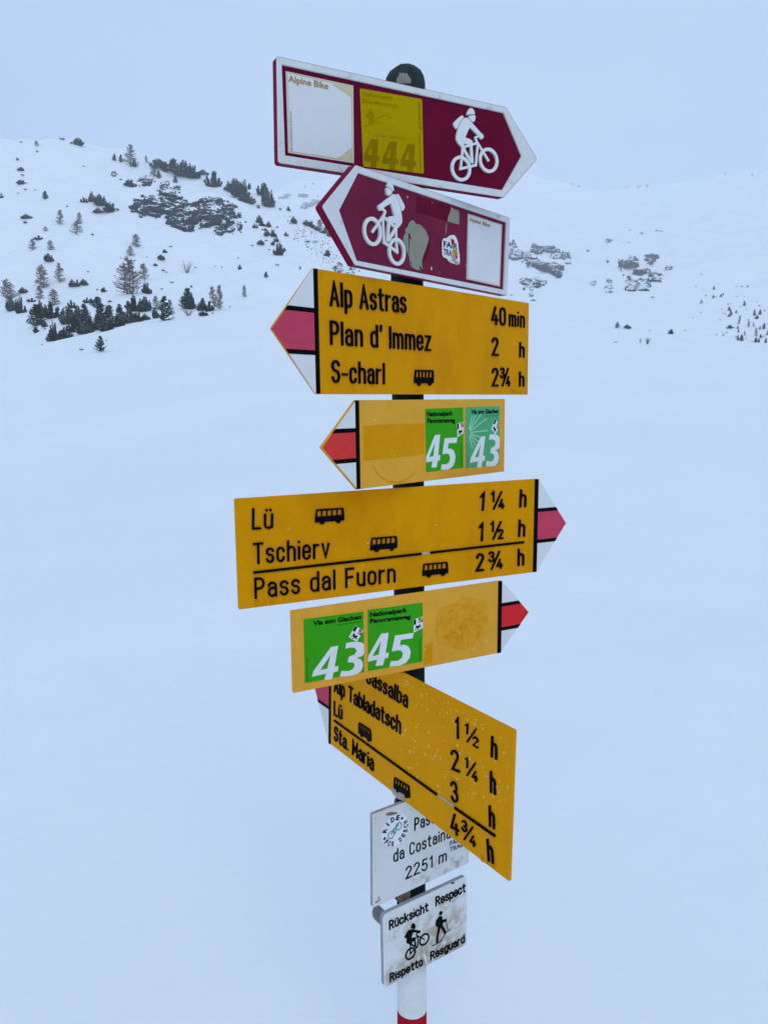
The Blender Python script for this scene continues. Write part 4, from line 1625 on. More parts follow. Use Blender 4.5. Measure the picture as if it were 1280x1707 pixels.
def make_conifer(seed, m, lv=13, spread=.46):
    rr = random.Random(seed)
    t, s = Tri(), Tri()
    s.tube([Vector((0, 0, -.05)), Vector((.01, 0, .5)), Vector((0, .01, .97))], .022, .004)
    for i in range(lv):
        h = .06 + .90 * i / (lv - 1)
        L = spread * (1 - h) ** .75 + .035
        for k in range(7):
            a = rr.uniform(0, 6.283)
            l_ = L * rr.uniform(.6, 1.1)
            for j in range(5):
                u = (j + .6) / 5
                p = Vector((math.cos(a) * l_ * u, math.sin(a) * l_ * u, h + l_ * (.30 * u * u - .05)))
                d = Vector((math.cos(a), math.sin(a), .45))
                tuft(t, p, d, rr, .095, 6, .024)
    for k in range(8):
        tuft(t, Vector((0, 0, .80 + .025 * k)), Vector((0, 0, 1)), rr, .06, 6, .016)
    return {'crown': t.mesh('crown', m), 'trunk': s.mesh('trunk', M['bark'])}


def make_larch(seed, stems=1, spread=.43, nb=105, rag=1.0):
    """Leafless larch, height 1, width about 0.8: fine upswept branches with hanging twigs."""
    rr = random.Random(seed)
    t, s = Tri(), Tri()
    for q in range(stems):
        off = Vector((0, 0, 0)) if stems == 1 else Vector(((q - (stems - 1) / 2) * .13, rr.uniform(-.05, .05), 0))
        top = 1.0 if q == stems // 2 else rr.uniform(.78, .95)
        s.tube([off * .6 + Vector((0, 0, -.05)), off + Vector((rr.uniform(-.01, .01), 0, top * .5)), off * 1.1 + Vector((0, 0, top))], .017, .003)
        n = nb // stems + 12
        for i in range(n):
            h = (.05 + .93 * (i / n) ** .9) * top
            L = (spread * max(0, 1 - h / top) ** .7 + .03) * rr.uniform(.6, 1.1) * rag
            a = rr.uniform(0, 6.283)
            D = Vector((math.cos(a), math.sin(a), 0))
            p0 = off * (.6 + .5 * h) + Vector((0, 0, h))
            up_ = rr.uniform(.15, .5)
            pts = [p0 + D * L * u + Vector((0, 0, L * (up_ * u * u - .12 * u))) for u in (0, .35, .7, 1)]
            t.ribbon(pts, .0080, .0045)
            for j in range(22):
                u = .25 + .80 * math.sqrt(rr.random())
                p = p0 + D * L * u + Vector((0, 0, L * (up_ * u * u - .12 * u)))
                e = D * rr.uniform(-.2, 1) + Vector((rr.uniform(-.7, .7), rr.uniform(-.7, .7), rr.uniform(-.3, .9)))
                t.blade(p, e, rr.uniform(.04, .095), .0050, rr)
    return {'crown': t.mesh('crown', M['larch']), 'trunk': s.mesh('trunk', M['bark'])}


def make_bare_shrub(seed):
    rr = random.Random(seed)
    t, s = Tri(), Tri()
    for k in range(16):
        a = rr.uniform(0, 6.283)
        D = Vector((math.cos(a), math.sin(a), 0))
        L = rr.uniform(.25, .48)
        hh = rr.uniform(.6, 1)
        pts = [Vector((0, 0, -.03)) + D * L * u ** .8 + Vector((0, 0, hh * u ** .9)) for u in (0, .3, .65, 1)]
        s.ribbon(pts, .014, .004)
        for j in range(10):
            u = rr.uniform(.3, 1)
            p = D * L * u ** .8 + Vector((0, 0, hh * u ** .9))
            e = D * .5 + Vector((rr.uniform(-1, 1), rr.uniform(-1, 1), rr.uniform(0, 1)))
            t.blade(p, e, rr.uniform(.08, .2), .005, rr)
    return {'twigs': t.mesh('twigs', M['larch']), 'stem': s.mesh('stem', M['bark'])}


def make_speck(seed):
    """Tip of a snowed-in shrub: a low clump of twigs and needles."""
    rr = random.Random(seed)
    t = Tri()
    for k in range(16):
        a, q = rr.uniform(0, 6.283), math.sqrt(rr.random()) * .42
        p = Vector((math.cos(a) * q, math.sin(a) * q, rr.uniform(-.05, .55) * (1 - q)))
        tuft(t, p, Vector((math.cos(a) * .4, math.sin(a) * .4, .8)), rr, .38, 6, .055)
    return {None: t.mesh('snowed_in_shrub', M['pine'])}


def make_grass(seed):
    rr = random.Random(seed)
    t = Tri()
    for k in range(46):
        a = rr.uniform(0, 6.283)
        D = Vector((math.cos(a), math.sin(a), 0))
        L, hh = rr.uniform(.1, .5), rr.uniform(.5, 1)
        t.ribbon([D * .06 * rr.random(), D * L * .45 + Vector((0, 0, hh * .6)), D * L + Vector((0, 0, hh))], .016, .004)
    return {None: t.mesh('dry_grass', M['grass'])}


PROTO = {
    'P': [make_pine(31, M['pine']), make_pine(32, M['pine_snowy']), make_pine(33, M['pine'], nsh=26), make_pine(34, M['pine_snowy'], nsh=40)],
    'C': [make_conifer(41, M['pine']), make_conifer(42, M['pine_snowy'])],
    'K': [make_conifer(45, M['conifer'], 11, .52)],
    'L': [make_larch(51), make_larch(52, 1, .34), make_larch(53, 2, .36)],
    'B': [make_larch(55, 3, .44, 130)],
    'W': [make_bare_shrub(61), make_bare_shrub(62)],
    'S': [make_speck(71), make_speck(72), make_speck(73)],
    'G': [make_grass(81)],
}
NAMES = {'P': 'mountain_pine', 'C': 'young_conifer', 'K': 'young_conifer', 'L': 'larch', 'B': 'larch', 'W': 'bare_shrub', 'S': 'snowed_in_shrub', 'G': 'dry_grass'}
CATS = {'P': 'pine bush', 'C': 'conifer', 'K': 'conifer', 'L': 'larch', 'B': 'larch', 'W': 'shrub', 'S': 'shrub', 'G': 'grass tuft'}
WIDTH = {'P': .80, 'C': .72, 'K': .9, 'L': .66, 'B': .86, 'W': .95, 'S': 1.0, 'G': .9}
cnt = {}
SHARED = []


def plant(kind, x, y, hpx, wpx, label, group, slim=0):
    P, mpp = hit(x, y)
    h_, w_ = hpx * mpp * (1.12 if kind == 'P' else 1.0), wpx * mpp / WIDTH[kind]
    i = cnt[kind] = cnt.get(kind, -1) + 1
    pr = PROTO[kind][i % len(PROTO[kind])]
    rot = rnd.uniform(0, 6.283)
    sc_ = Vector((w_, min(w_, h_ * 1.6), h_ * 1.03))
    P = P - Vector((0, 0, .02 * h_))
    if kind in 'SG':
        o = bpy.data.objects.new(NAMES[kind], pr[None])
        COL.objects.link(o)
        o.location, o.rotation_euler, o.scale = P, (0, 0, rot if kind == 'G' else rnd.choice((0, 3.1416))), sc_
        return tag(o, label, CATS[kind], group)
    root = empty(NAMES[kind], P)
    root.rotation_euler, root.scale = (rnd.uniform(-.07, .07), rnd.uniform(-.09, .09), rnd.choice((0, 3.1416)) + rnd.uniform(-.25, .25)), sc_
    for nm, me in pr.items():
        c = bpy.data.objects.new(nm, me)
        COL.objects.link(c)
        c.parent = root
    return tag(root, label, CATS[kind], group)


def place_list(lst, ox, oy, s, default, group_default):
    for kind, x, y, h_, w_, *rest in lst:
        lb = rest[0] if rest else default[kind]
        o_ = plant(kind, ox + x / s, oy + y / s, h_ / s, w_ / s, lb, group_default[kind])
        if not rest:
            SHARED.append((o_, ox + x / s, oy + (y - h_ / 2) / s))


GRP = {'L': 'bare larches on the left hillside', 'B': 'bare larches on the left hillside', 'P': 'mountain pines on the left hillside', 'C': 'young conifers on the left hillside', 'K': 'young conifers on the left hillside', 'W': 'bare shrubs on the left hillside', 'S': 'shrub tips poking out of the left hillside', 'G': 'grass tufts'}
HILL = [
    ('L', 620, 222, 100, 58, 'tallest bare larch on the left ridge, standing up against the sky'),
    ('C', 543, 193, 30, 18, 'tiny dark conifer on the left ridge, leftmost of three near the tall larch'),
    ('C', 575, 200, 32, 20, 'tiny dark conifer just left of the tall ridge larch'),
    ('C', 638, 223, 36, 20, 'tiny dark conifer at the right foot of the tall ridge larch'),
    ('L', 697, 203, 32, 20, 'faint small larch between the tall ridge larch and the long dark pine patch'),
    ('L', 733, 268, 55, 42, 'brownish larch in front of the left end of the long ridge pine patch'),
    ('C', 755, 277, 36, 22, 'small dark conifer below the left end of the long ridge pine patch'),
    ('P', 370, 118, 30, 58, 'dark pine bush alone on the skyline near the top of the left hill'),
    ('P', 752, 228, 48, 85, 'leftmost bush of the long dark pine patch on the ridge'),
    ('P', 812, 246, 66, 95, 'highest bush of the long dark pine patch on the ridge'),
    ('P', 865, 264, 66, 95, 'third bush from the left in the long dark ridge pine patch'),
    ('P', 912, 274, 58, 70, 'right end bush of the long dark ridge pine patch'),
    ('P', 965, 260, 24, 55, 'low pine bush linking the long ridge patch to the next dark bush'),
    ('P', 1012, 317, 78, 78, 'dark steep pine bush right of the long ridge pine patch'),
    ('P', 1112, 342, 58, 95, 'upper left part of the two-lobed pine patch on the ridge'),
    ('P', 1142, 366, 62, 80, 'middle bush of the two-lobed pine patch on the ridge'),
    ('P', 1172, 394, 50, 80, 'lower right lobe of the two-lobed pine patch on the ridge'),
    ('C', 1182, 316, 26, 18, 'tiny conifer on the skyline above the two-lobed pine patch'),
    ('L', 1160, 300, 34, 20, 'faint thin larch on the skyline above the two-lobed pine patch'),
    ('P', 1245, 348, 62, 62, 'upper left bush of the dark clump nearest the top bike sign'),
    ('P', 1272, 410, 88, 66, 'big dark pine bush nearest below the lower left corner of the top bike sign'),
    ('C', 832, 297, 30, 22, 'small conifer below the long ridge pine patch, above the cliff'),
    ('S', 845, 325, 24, 30, 'dark shrub tip between the ridge pine patch and the cliff'),
    ('P', 617, 315, 32, 58, 'low round pine bush left of the snowy boulder near the ridge'),
    ('P', 440, 388, 50, 34, 'pointed tip at the left of the dark pine group high on the left slope'),
    ('P', 402, 390, 24, 38, 'small bush just left of the dark pine group high on the slope'),
    ('P', 478, 405, 50, 66, 'biggest bush of the dark pine group high on the left slope'),
    ('P', 525, 436, 42, 74, 'lower right bush of the dark pine group high on the slope'),
    ('P', 470, 442, 26, 50, 'lowest small bush of the dark pine group high on the slope'),
    ('C', 217, 375, 35, 26, 'lone small conifer on the open upper left slope'),
    ('P', 8, 371, 26, 22, 'small dark bush at the left picture edge, high on the slope'),
    ('P', 100, 241, 17, 34), ('S', 106, 266, 14, 18), ('P', 103, 304, 20, 46), ('S', 122, 333, 12, 16),
    ('L', 287, 495, 65, 42, 'leftmost of three bare larches high on the open left slope'),
    ('L', 377, 492, 52, 30, 'faint slim larch just above the bushy brown larch on the open slope'),
    ('L', 365, 541, 58, 54, 'bushy brown larch, lowest of three on the open upper slope'),
    ('P', 130, 468, 22, 58, 'low pine bush on the open far left slope'),
    ('S', 122, 490, 16, 24), ('P', 183, 568, 22, 42, 'small pine bush above the two pale low larches'),
    ('L', 157, 616, 50, 42, 'left one of two pale low larches on the far left slope'),
    ('L', 242, 617, 46, 36, 'right one of two pale low larches on the far left slope'),
    ('P', 232, 670, 36, 48, 'slanting pine bush below the two pale low larches'),
    ('L', 217, 526, 20, 24, 'very small pale larch above the two pale low larches'),
    ('L', 175, 124, 24, 26, 'faint small larch high on the left summit slope'),
    ('S', 103, 108, 12, 14), ('S', 178, 153, 14, 12), ('S', 85, 192, 20, 16), ('S', 300, 82, 16, 26),
    ('L', 650, 601, 58, 46, 'dark-footed larch above the top of the broad larch'),
    ('L', 618, 645, 45, 38, 'small pale larch directly above the broad larch'),
    ('B', 618, 826, 168, 128, 'largest larch, broad and bare with several trunks, above the dark thicket'),
    ('L', 688, 757, 72, 58, 'smaller bare larch touching the right side of the broad larch'),
    ('P', 696, 823, 52, 44, 'pine bush at the right foot of the broad larch'),
    ('W', 888, 727, 66, 60, 'round leafless shrub alone on the open slope right of the broad larch'),
    ('L', 205, 797, 108, 66, 'dense upright larch on the far left slope with a dark foot'),
    ('L', 283, 770, 88, 42, 'slim thin larch right of the dense upright larch'),
    ('B', 45, 852, 96, 78, 'wide tangled larch at the left edge above dark pines'),
    ('L', 194, 850, 62, 46, 'small bare larch right below the dense upright larch'),
    ('L', 256, 880, 76, 58, 'bare larch rising from behind the left pine clumps'),
    ('L', 1018, 902, 108, 46, 'left stem of the pair of larches at the hollow rim'),
    ('L', 1044, 900, 112, 44, 'right taller one of the pair of larches at the hollow rim'),
    ('L', 1160, 840, 56, 24, 'lone slender larch sapling on the slope right of the hollow'),
    ('L', 745, 900, 62, 44, 'pale bare larch half hidden left of the darkest near conifer'),
    ('L', 812, 925, 70, 40, 'pale bare larch half hidden right of the darkest near conifer'),
    ('W', 893, 928, 38, 76, 'low brown brush beneath the pointed dark pine'),
    ('P', 346, 790, 36, 34, 'left half of the paired pine bushes above the thicket'),
    ('P', 366, 789, 34, 30, 'right half of the paired pine bushes above the thicket'),
    ('P', 400, 783, 28, 38, 'low pine bush right of the paired bushes above the thicket'),
    ('P', 492, 815, 22, 28, 'small pine tip left of the broad larch foot'),
    ('S', 463, 808, 14, 10), ('P', 113, 820, 28, 42, 'small pine bush right of the wide tangled larch'),
    ('P', 150, 862, 20, 44, 'low pine sprig above the left pine clumps'),
    ('S', 522, 865, 16, 28, 'dark shrub tip in open snow above the middle of the thicket'),
    ('P', 765, 663, 24, 38, 'dark pine bush in the line of shrubs right of the broad larch'),
    ('P', 783, 629, 16, 22), ('S', 812, 603, 10, 16), ('P', 737, 693, 16, 20), ('S', 775, 716, 12, 20), ('S', 790, 724, 10, 14),
    ('S', 818, 773, 12, 20), ('S', 908, 793, 14, 14), ('S', 768, 803, 9, 16),
    ('S', 397, 222, 8, 10), ('S', 320, 411, 8, 14), ('S', 440, 548, 18, 16), ('S', 167, 335, 8, 10), ('S', 88, 350, 8, 10),
    ('S', 295, 713, 14, 20), ('S', 420, 722, 10, 12), ('S', 545, 740, 8, 8), ('S', 575, 657, 8, 10), ('S', 697, 652, 8, 8),
    ('S', 1130, 656, 8, 10), ('S', 1053, 700, 8, 10), ('S', 1020, 696, 7, 8), ('P', 1137, 708, 24, 18, 'tiny upright pine on the open slope below the lower bike sign'),
    ('C', 1262, 747, 26, 20, 'tiny conifer on the slope just left of the yellow arrow tip'), ('S', 927, 703, 10, 10), ('S', 1090, 888, 7, 10),
    ('S', 950, 518, 14, 18), ('S', 1165, 486, 10, 14), ('S', 1225, 413, 16, 20),
    ('P', 60, 905, 62, 62, 'left bush of the pine clump below the wide tangled larch'),
    ('P', 98, 916, 78, 50, 'pointed right bush of the pine clump below the wide tangled larch'),
    ('P', 205, 930, 76, 60, 'left bush of the dark mound above the small snow dip'),
    ('P', 250, 938, 78, 80, 'right bush of the dark mound above the small snow dip'),
    ('C', 175, 976, 96, 74, 'spiky dark pine on the snow edge left of the thicket'),
    ('P', 212, 982, 30, 32, 'small sprig at the right foot of the spiky dark pine'),
    ('P', 173, 1008, 30, 28, 'tiny sprig in open snow below the spiky dark pine'), ('S', 213, 994, 12, 12), ('S', 200, 1068, 8, 8),
    ('P', 318, 968, 104, 66, 'tall left end bush of the main dark thicket'),
    ('P', 345, 892, 40, 36, 'pine tip showing above the left end of the main thicket'),
    ('P', 375, 975, 90, 80, 'second bush from the left in the main thicket'),
    ('C', 410, 985, 104, 60, 'pointed pine in the left middle of the main thicket'),
    ('P', 350, 1005, 70, 60, 'front left bush at the lower edge of the main thicket'),
    ('P', 400, 1014, 66, 80, 'front middle bush at the lower edge of the main thicket'),
    ('P', 455, 995, 82, 90, 'middle bush of the main thicket'),
    ('C', 478, 960, 84, 52, 'pointed grey-green pine in the middle of the main thicket'),
    ('C', 525, 985, 100, 66, 'pointed pine in the right middle of the main thicket'),
    ('P', 500, 1000, 56, 80, 'front right bush at the lower edge of the main thicket'),
    ('P', 560, 980, 50, 66, 'low bush near the right end of the main thicket'),
    ('C', 575, 950, 72, 42, 'slim pointed pine near the right end of the main thicket'),
    ('P', 610, 962, 72, 62, 'bush at the right end of the main thicket'),
    ('P', 640, 905, 74, 84, 'left bush of the rounded clump under the broad larch'),
    ('P', 684, 906, 66, 72, 'right bush of the rounded clump under the broad larch'),
    ('P', 655, 955, 44, 54, 'brownish bush between the rounded clump and the snow edge'),
    ('P', 692, 948, 30, 44, 'low bush on the snow edge below the rounded clump'),
    ('C', 463, 893, 52, 58, 'small wide conifer above the middle of the main thicket'),
    ('P', 412, 868, 28, 32, 'small pine bush above the middle thicket, left half'),
    ('P', 434, 870, 24, 30, 'small pine bush above the middle thicket, right half'),
    ('P', 262, 1046, 86, 58, 'snow-dusted bush at the lowest left corner of the thicket'),
    ('P', 312, 1036, 54, 72, 'low snow-dusted bush on the snow edge below the thicket'),
    ('P', 240, 1048, 34, 40, 'pale sprig at the very lowest left corner of the thicket'),
    ('K', 776, 952, 108, 74, 'darkest nearest conifer, standing on the snow edge right of the thicket'),
    ('P', 738, 940, 48, 32, 'small bush touching the left of the darkest nearest conifer'),
    ('C', 885, 896, 92, 62, 'pointed dark pine at the hollow rim'),
    ('P', 908, 896, 60, 42, 'lower right shoulder bush of the pointed dark pine'),
    ('P', 950, 904, 48, 36, 'left bush of the low pine row beside the pair of larches'),
    ('C', 968, 904, 56, 34, 'pointed middle of the low pine row beside the pair of larches'),
    ('P', 992, 906, 50, 44, 'right bush of the low pine row beside the pair of larches'),
    ('P', 965, 929, 22, 50, 'tiny pine sprigs on the snow edge below the low pine row'), ('S', 1010, 918, 9, 14),
    ('K', 478, 1096, 68, 52, 'small lone pine on the open snow in front of the thicket'),
    ('S', 390, 1093, 14, 22, 'shrub tip on the open snow left of the small lone pine'), ('S', 506, 1047, 8, 8),
]
DEF = {'S': 'tiny dark shrub tip poking out of the open snow on the left hillside', 'P': 'tiny low pine cushion high on the open left hillside'}
place_list(HILL, 0, 200, 2.8444, DEF, GRP)

SPUR = [
    ('C', 90, 232, 50, 28, 'tiny conifer on the skyline left of the dark clump by the bike signs'),
    ('S', 180, 452, 26, 40), ('S', 395, 468, 36, 30), ('P', 470, 474, 44, 36, 'dark pine on the spur edge below the far grey rocks'),
    ('P', 525, 596, 72, 62, 'dark pine bush on the spur crest beside the maroon arrow tip'), ('S', 488, 605, 20, 22),
    ('P', 150, 640, 44, 56, 'left bottom bush of the dark scrub patch upper left on the spur'),
    ('P', 190, 590, 70, 66, 'highest bush of the dark scrub patch on the spur'),
    ('P', 215, 625, 50, 60, 'lower right bush of the scrub patch upper left on the spur'),
    ('P', 280, 632, 60, 52, 'dark bush between the two scrub patches on the spur'), ('S', 362, 640, 26, 30),
    ('P', 240, 665, 26, 60, 'flat bush in the middle of the spur scrub'), ('P', 262, 716, 50, 66, 'bush above the left outlier of the spur scrub'),
    ('P', 325, 725, 70, 56, 'upright bush in the middle of the spur scrub'), ('P', 200, 802, 52, 70, 'left outlier bush of the spur scrub'),
    ('P', 352, 775, 60, 50, 'bush just above the lowest big scrub clump'), ('P', 320, 805, 36, 44, 'low bush left of the lowest scrub clump'),
    ('P', 372, 905, 118, 96, 'lowest and biggest scrub clump on the spur'), ('P', 432, 866, 40, 40, 'small bush right of the lowest scrub clump'),
    ('S', 285, 856, 20, 24), ('S', 255, 768, 20, 34), ('P', 450, 720, 42, 46, 'round lone bush right of the spur scrub'),
    ('P', 640, 614, 50, 66, 'left bush of the dark row on the skyline beside the maroon arrow'), ('P', 692, 636, 64, 66, 'second bush of the dark row beside the maroon arrow'),
    ('L', 775, 662, 100, 80, 'brown larch rising from the dark row beside the maroon arrow'), ('P', 745, 664, 40, 60, 'low bush under the brown larch beside the maroon arrow'),
    ('C', 832, 694, 70, 50, 'pointed conifer of the dark row touching the maroon arrow'), ('P', 800, 690, 30, 70, 'low dark bush right of the brown larch by the arrow'), ('P', 868, 722, 50, 60, 'right end bush of the dark row, partly behind the maroon arrow'),
    ('P', 845, 912, 62, 56, 'dark bush at the right edge of the stony slope'), ('S', 660, 780, 30, 30), ('S', 365, 1008, 32, 40), ('S', 585, 1040, 44, 22), ('S', 12, 686, 16, 20), ('S', 55, 590, 14, 18),
    ('P', 8, 650, 60, 26, 'small dark bush in open snow left of the spur scrub'), ('S', 120, 815, 18, 30), ('S', 1155, 1062, 22, 20),
]
DEF2 = {'S': 'tiny dark shrub tip on the snowy spur left of the bike signs'}
GRP2 = dict(GRP)
GRP2['S'] = 'shrub tips on the spur beside the bike signs'
place_list(SPUR, 400, 270, 5.818, DEF2, GRP2)

GR3 = {k: 'trees on the far right slope' for k in 'PCLBWK'}
GR3['S'] = 'shrub tips on the far right slope'
GR3['G'] = 'grass tufts'
RIGHT = [
    ('L', 385, 692, 54, 42, 'faint pale larch left of the far right trees'), ('C', 553, 503, 44, 30, 'highest dark conifer of the far right trees'),
    ('C', 545, 620, 44, 34, 'dark conifer below the highest far right one'), ('S', 582, 605, 30, 20), ('C', 645, 602, 40, 30, 'left one of the leaning pair high on the far right slope'), ('C', 675, 580, 34, 20, 'right one of the leaning pair high on the far right slope'),
    ('S', 447, 590, 26, 28), ('S', 315, 460, 20, 20), ('S', 410, 514, 20, 20), ('C', 755, 784, 54, 34, 'top conifer of the upright trio on the far right slope'), ('C', 780, 850, 84, 38, 'tall middle conifer of the upright trio on the far right slope'), ('P', 752, 864, 32, 42, 'low bush at the foot of the upright trio'),
    ('C', 850, 816, 36, 30, 'small conifer right of the upright trio'), ('L', 887, 968, 112, 46, 'slim brown larch in the middle of the far right trees'), ('S', 908, 862, 26, 26), ('C', 960, 718, 64, 36, 'single dark conifer above the slim brown larch'),
    ('L', 1012, 1000, 82, 42, 'dark-topped larch right of the slim brown larch'), ('L', 1084, 1006, 72, 28, 'thin larch beside the dark-topped larch'), ('C', 1215, 1026, 72, 42, 'dark conifer second from the right edge'),
    ('L', 1113, 1128, 116, 56, 'widest greenish larch low among the far right trees'), ('C', 1093, 852, 84, 38, 'left stem of the dark clump near the right edge'), ('P', 1125, 892, 46, 52, 'low middle of the dark clump near the right edge'), ('C', 1165, 838, 66, 40, 'right leaning stem of the dark clump near the right edge'),
    ('P', 762, 1020, 46, 86, 'dark flat bush at the left foot of the far right trees'), ('S', 820, 1012, 18, 24), ('C', 872, 1025, 36, 30, 'small conifer beside the dark flat bush'), ('C', 880, 1072, 40, 22, 'small slim conifer below the dark flat bush'), ('L', 965, 1116, 62, 28, 'slim larch low left of the widest greenish larch'),
    ('C', 876, 1182, 74, 34, 'left one of two conifers on the snow edge at right'), ('C', 920, 1190, 84, 50, 'right wider one of two conifers on the snow edge at right'), ('C', 1110, 1208, 66, 48, 'conifer on the snow edge below the widest larch'), ('C', 1152, 1208, 50, 30, 'small conifer on the snow edge right of the widest larch'),
    ('C', 1240, 1214, 66, 32, 'slim conifer on the snow edge nearest the right picture edge'), ('C', 1175, 1148, 50, 30, 'small conifer between the widest larch and the right edge'), ('C', 1162, 1036, 50, 24, 'thin conifer above the widest larch'), ('C', 1272, 1100, 56, 28, 'conifer cut by the right picture edge'),
    ('S', 1232, 790, 34, 26), ('S', 1155, 725, 28, 28), ('S', 1128, 668, 16, 20), ('S', 995, 470, 34, 34), ('S', 925, 468, 28, 30), ('S', 857, 466, 20, 24), ('S', 675, 1110, 20, 36), ('S', 725, 1082, 22, 24), ('S', 668, 1075, 20, 18), ('S', 846, 1136, 26, 26), ('S', 588, 1105, 18, 22), ('S', 740, 702, 24, 26), ('S', 785, 698, 22, 20), ('S', 665, 825, 18, 18), ('S', 702, 832, 28, 18), ('S', 640, 912, 22, 24), ('S', 660, 766, 16, 18), ('S', 905, 738, 18, 22), ('S', 980, 772, 24, 18), ('S', 955, 594, 16, 20), ('S', 857, 596, 16, 22), ('S', 1215, 1132, 26, 24), ('S', 978, 1152, 18, 18), ('S', 1255, 1112, 28, 26), ('S', 1262, 968, 18, 18), ('S', 1012, 906, 20, 24), ('S', 388, 302, 18, 30), ('S', 372, 816, 22, 20), ('S', 270, 878, 14, 20), ('S', 615, 426, 12, 20), ('S', 175, 1050, 16, 34), ('S', 1058, 1196, 26, 18),
]
place_list(RIGHT, 1120, 420, 8, {'S': 'tiny dark shrub tip on the snow around the far right trees'}, GR3)
NEAR = [
    ('K', 860, 803, 38, 40, 'dark green pine tip on the snow edge right of the yellow sign'), ('P', 935, 809, 30, 56, 'low spread pine tip right beside the first one on the snow edge'), ('P', 1268, 852, 38, 42, 'pine tip on the snow edge, rightmost of three'),
    ('G', 1092, 932, 58, 60, 'tuft of dry grass sticking out of the snow at middle right'), ('W', 1036, 918, 40, 34, 'few bare twigs just left of the dry grass tuft'),
    ('S', 850, 920, 12, 30), ('S', 1105, 828, 9, 18),
]
GR4 = {k: 'pine tips along the near snow edge' for k in 'KPS'}
GR4.update(G='grass tufts', W='bare twigs in the snow')
place_list(NEAR, 840, 370, 4.571, {'S': 'tiny dark shrub tip on the near snow right of the yellow sign'}, GR4)

# ---- rocks


def hull_chunk(bm, c, ax, rr):
    b2 = bmesh.new()
    for _ in range(15):
        d = Vector((rr.gauss(0, 1), rr.gauss(0, 1), rr.gauss(0, 1))).normalized()
        k = rr.uniform(.75, 1.1)
        b2.verts.new((c.x + d.x * ax[0] * k, c.y + d.y * ax[1] * k, c.z + d.z * ax[2] * k))
    r_ = bmesh.ops.convex_hull(b2, input=b2.verts)
    dead = [e for e in r_['geom_interior'] if isinstance(e, bmesh.types.BMVert)]
    if dead:
        bmesh.ops.delete(b2, geom=dead, context='VERTS')
    b2.verts.index_update()
    mp = {v: bm.verts.new(v.co) for v in b2.verts}
    for f_ in b2.faces:
        try:
            bm.faces.new([mp[v] for v in f_.verts])
        except ValueError:
            pass
    b2.free()


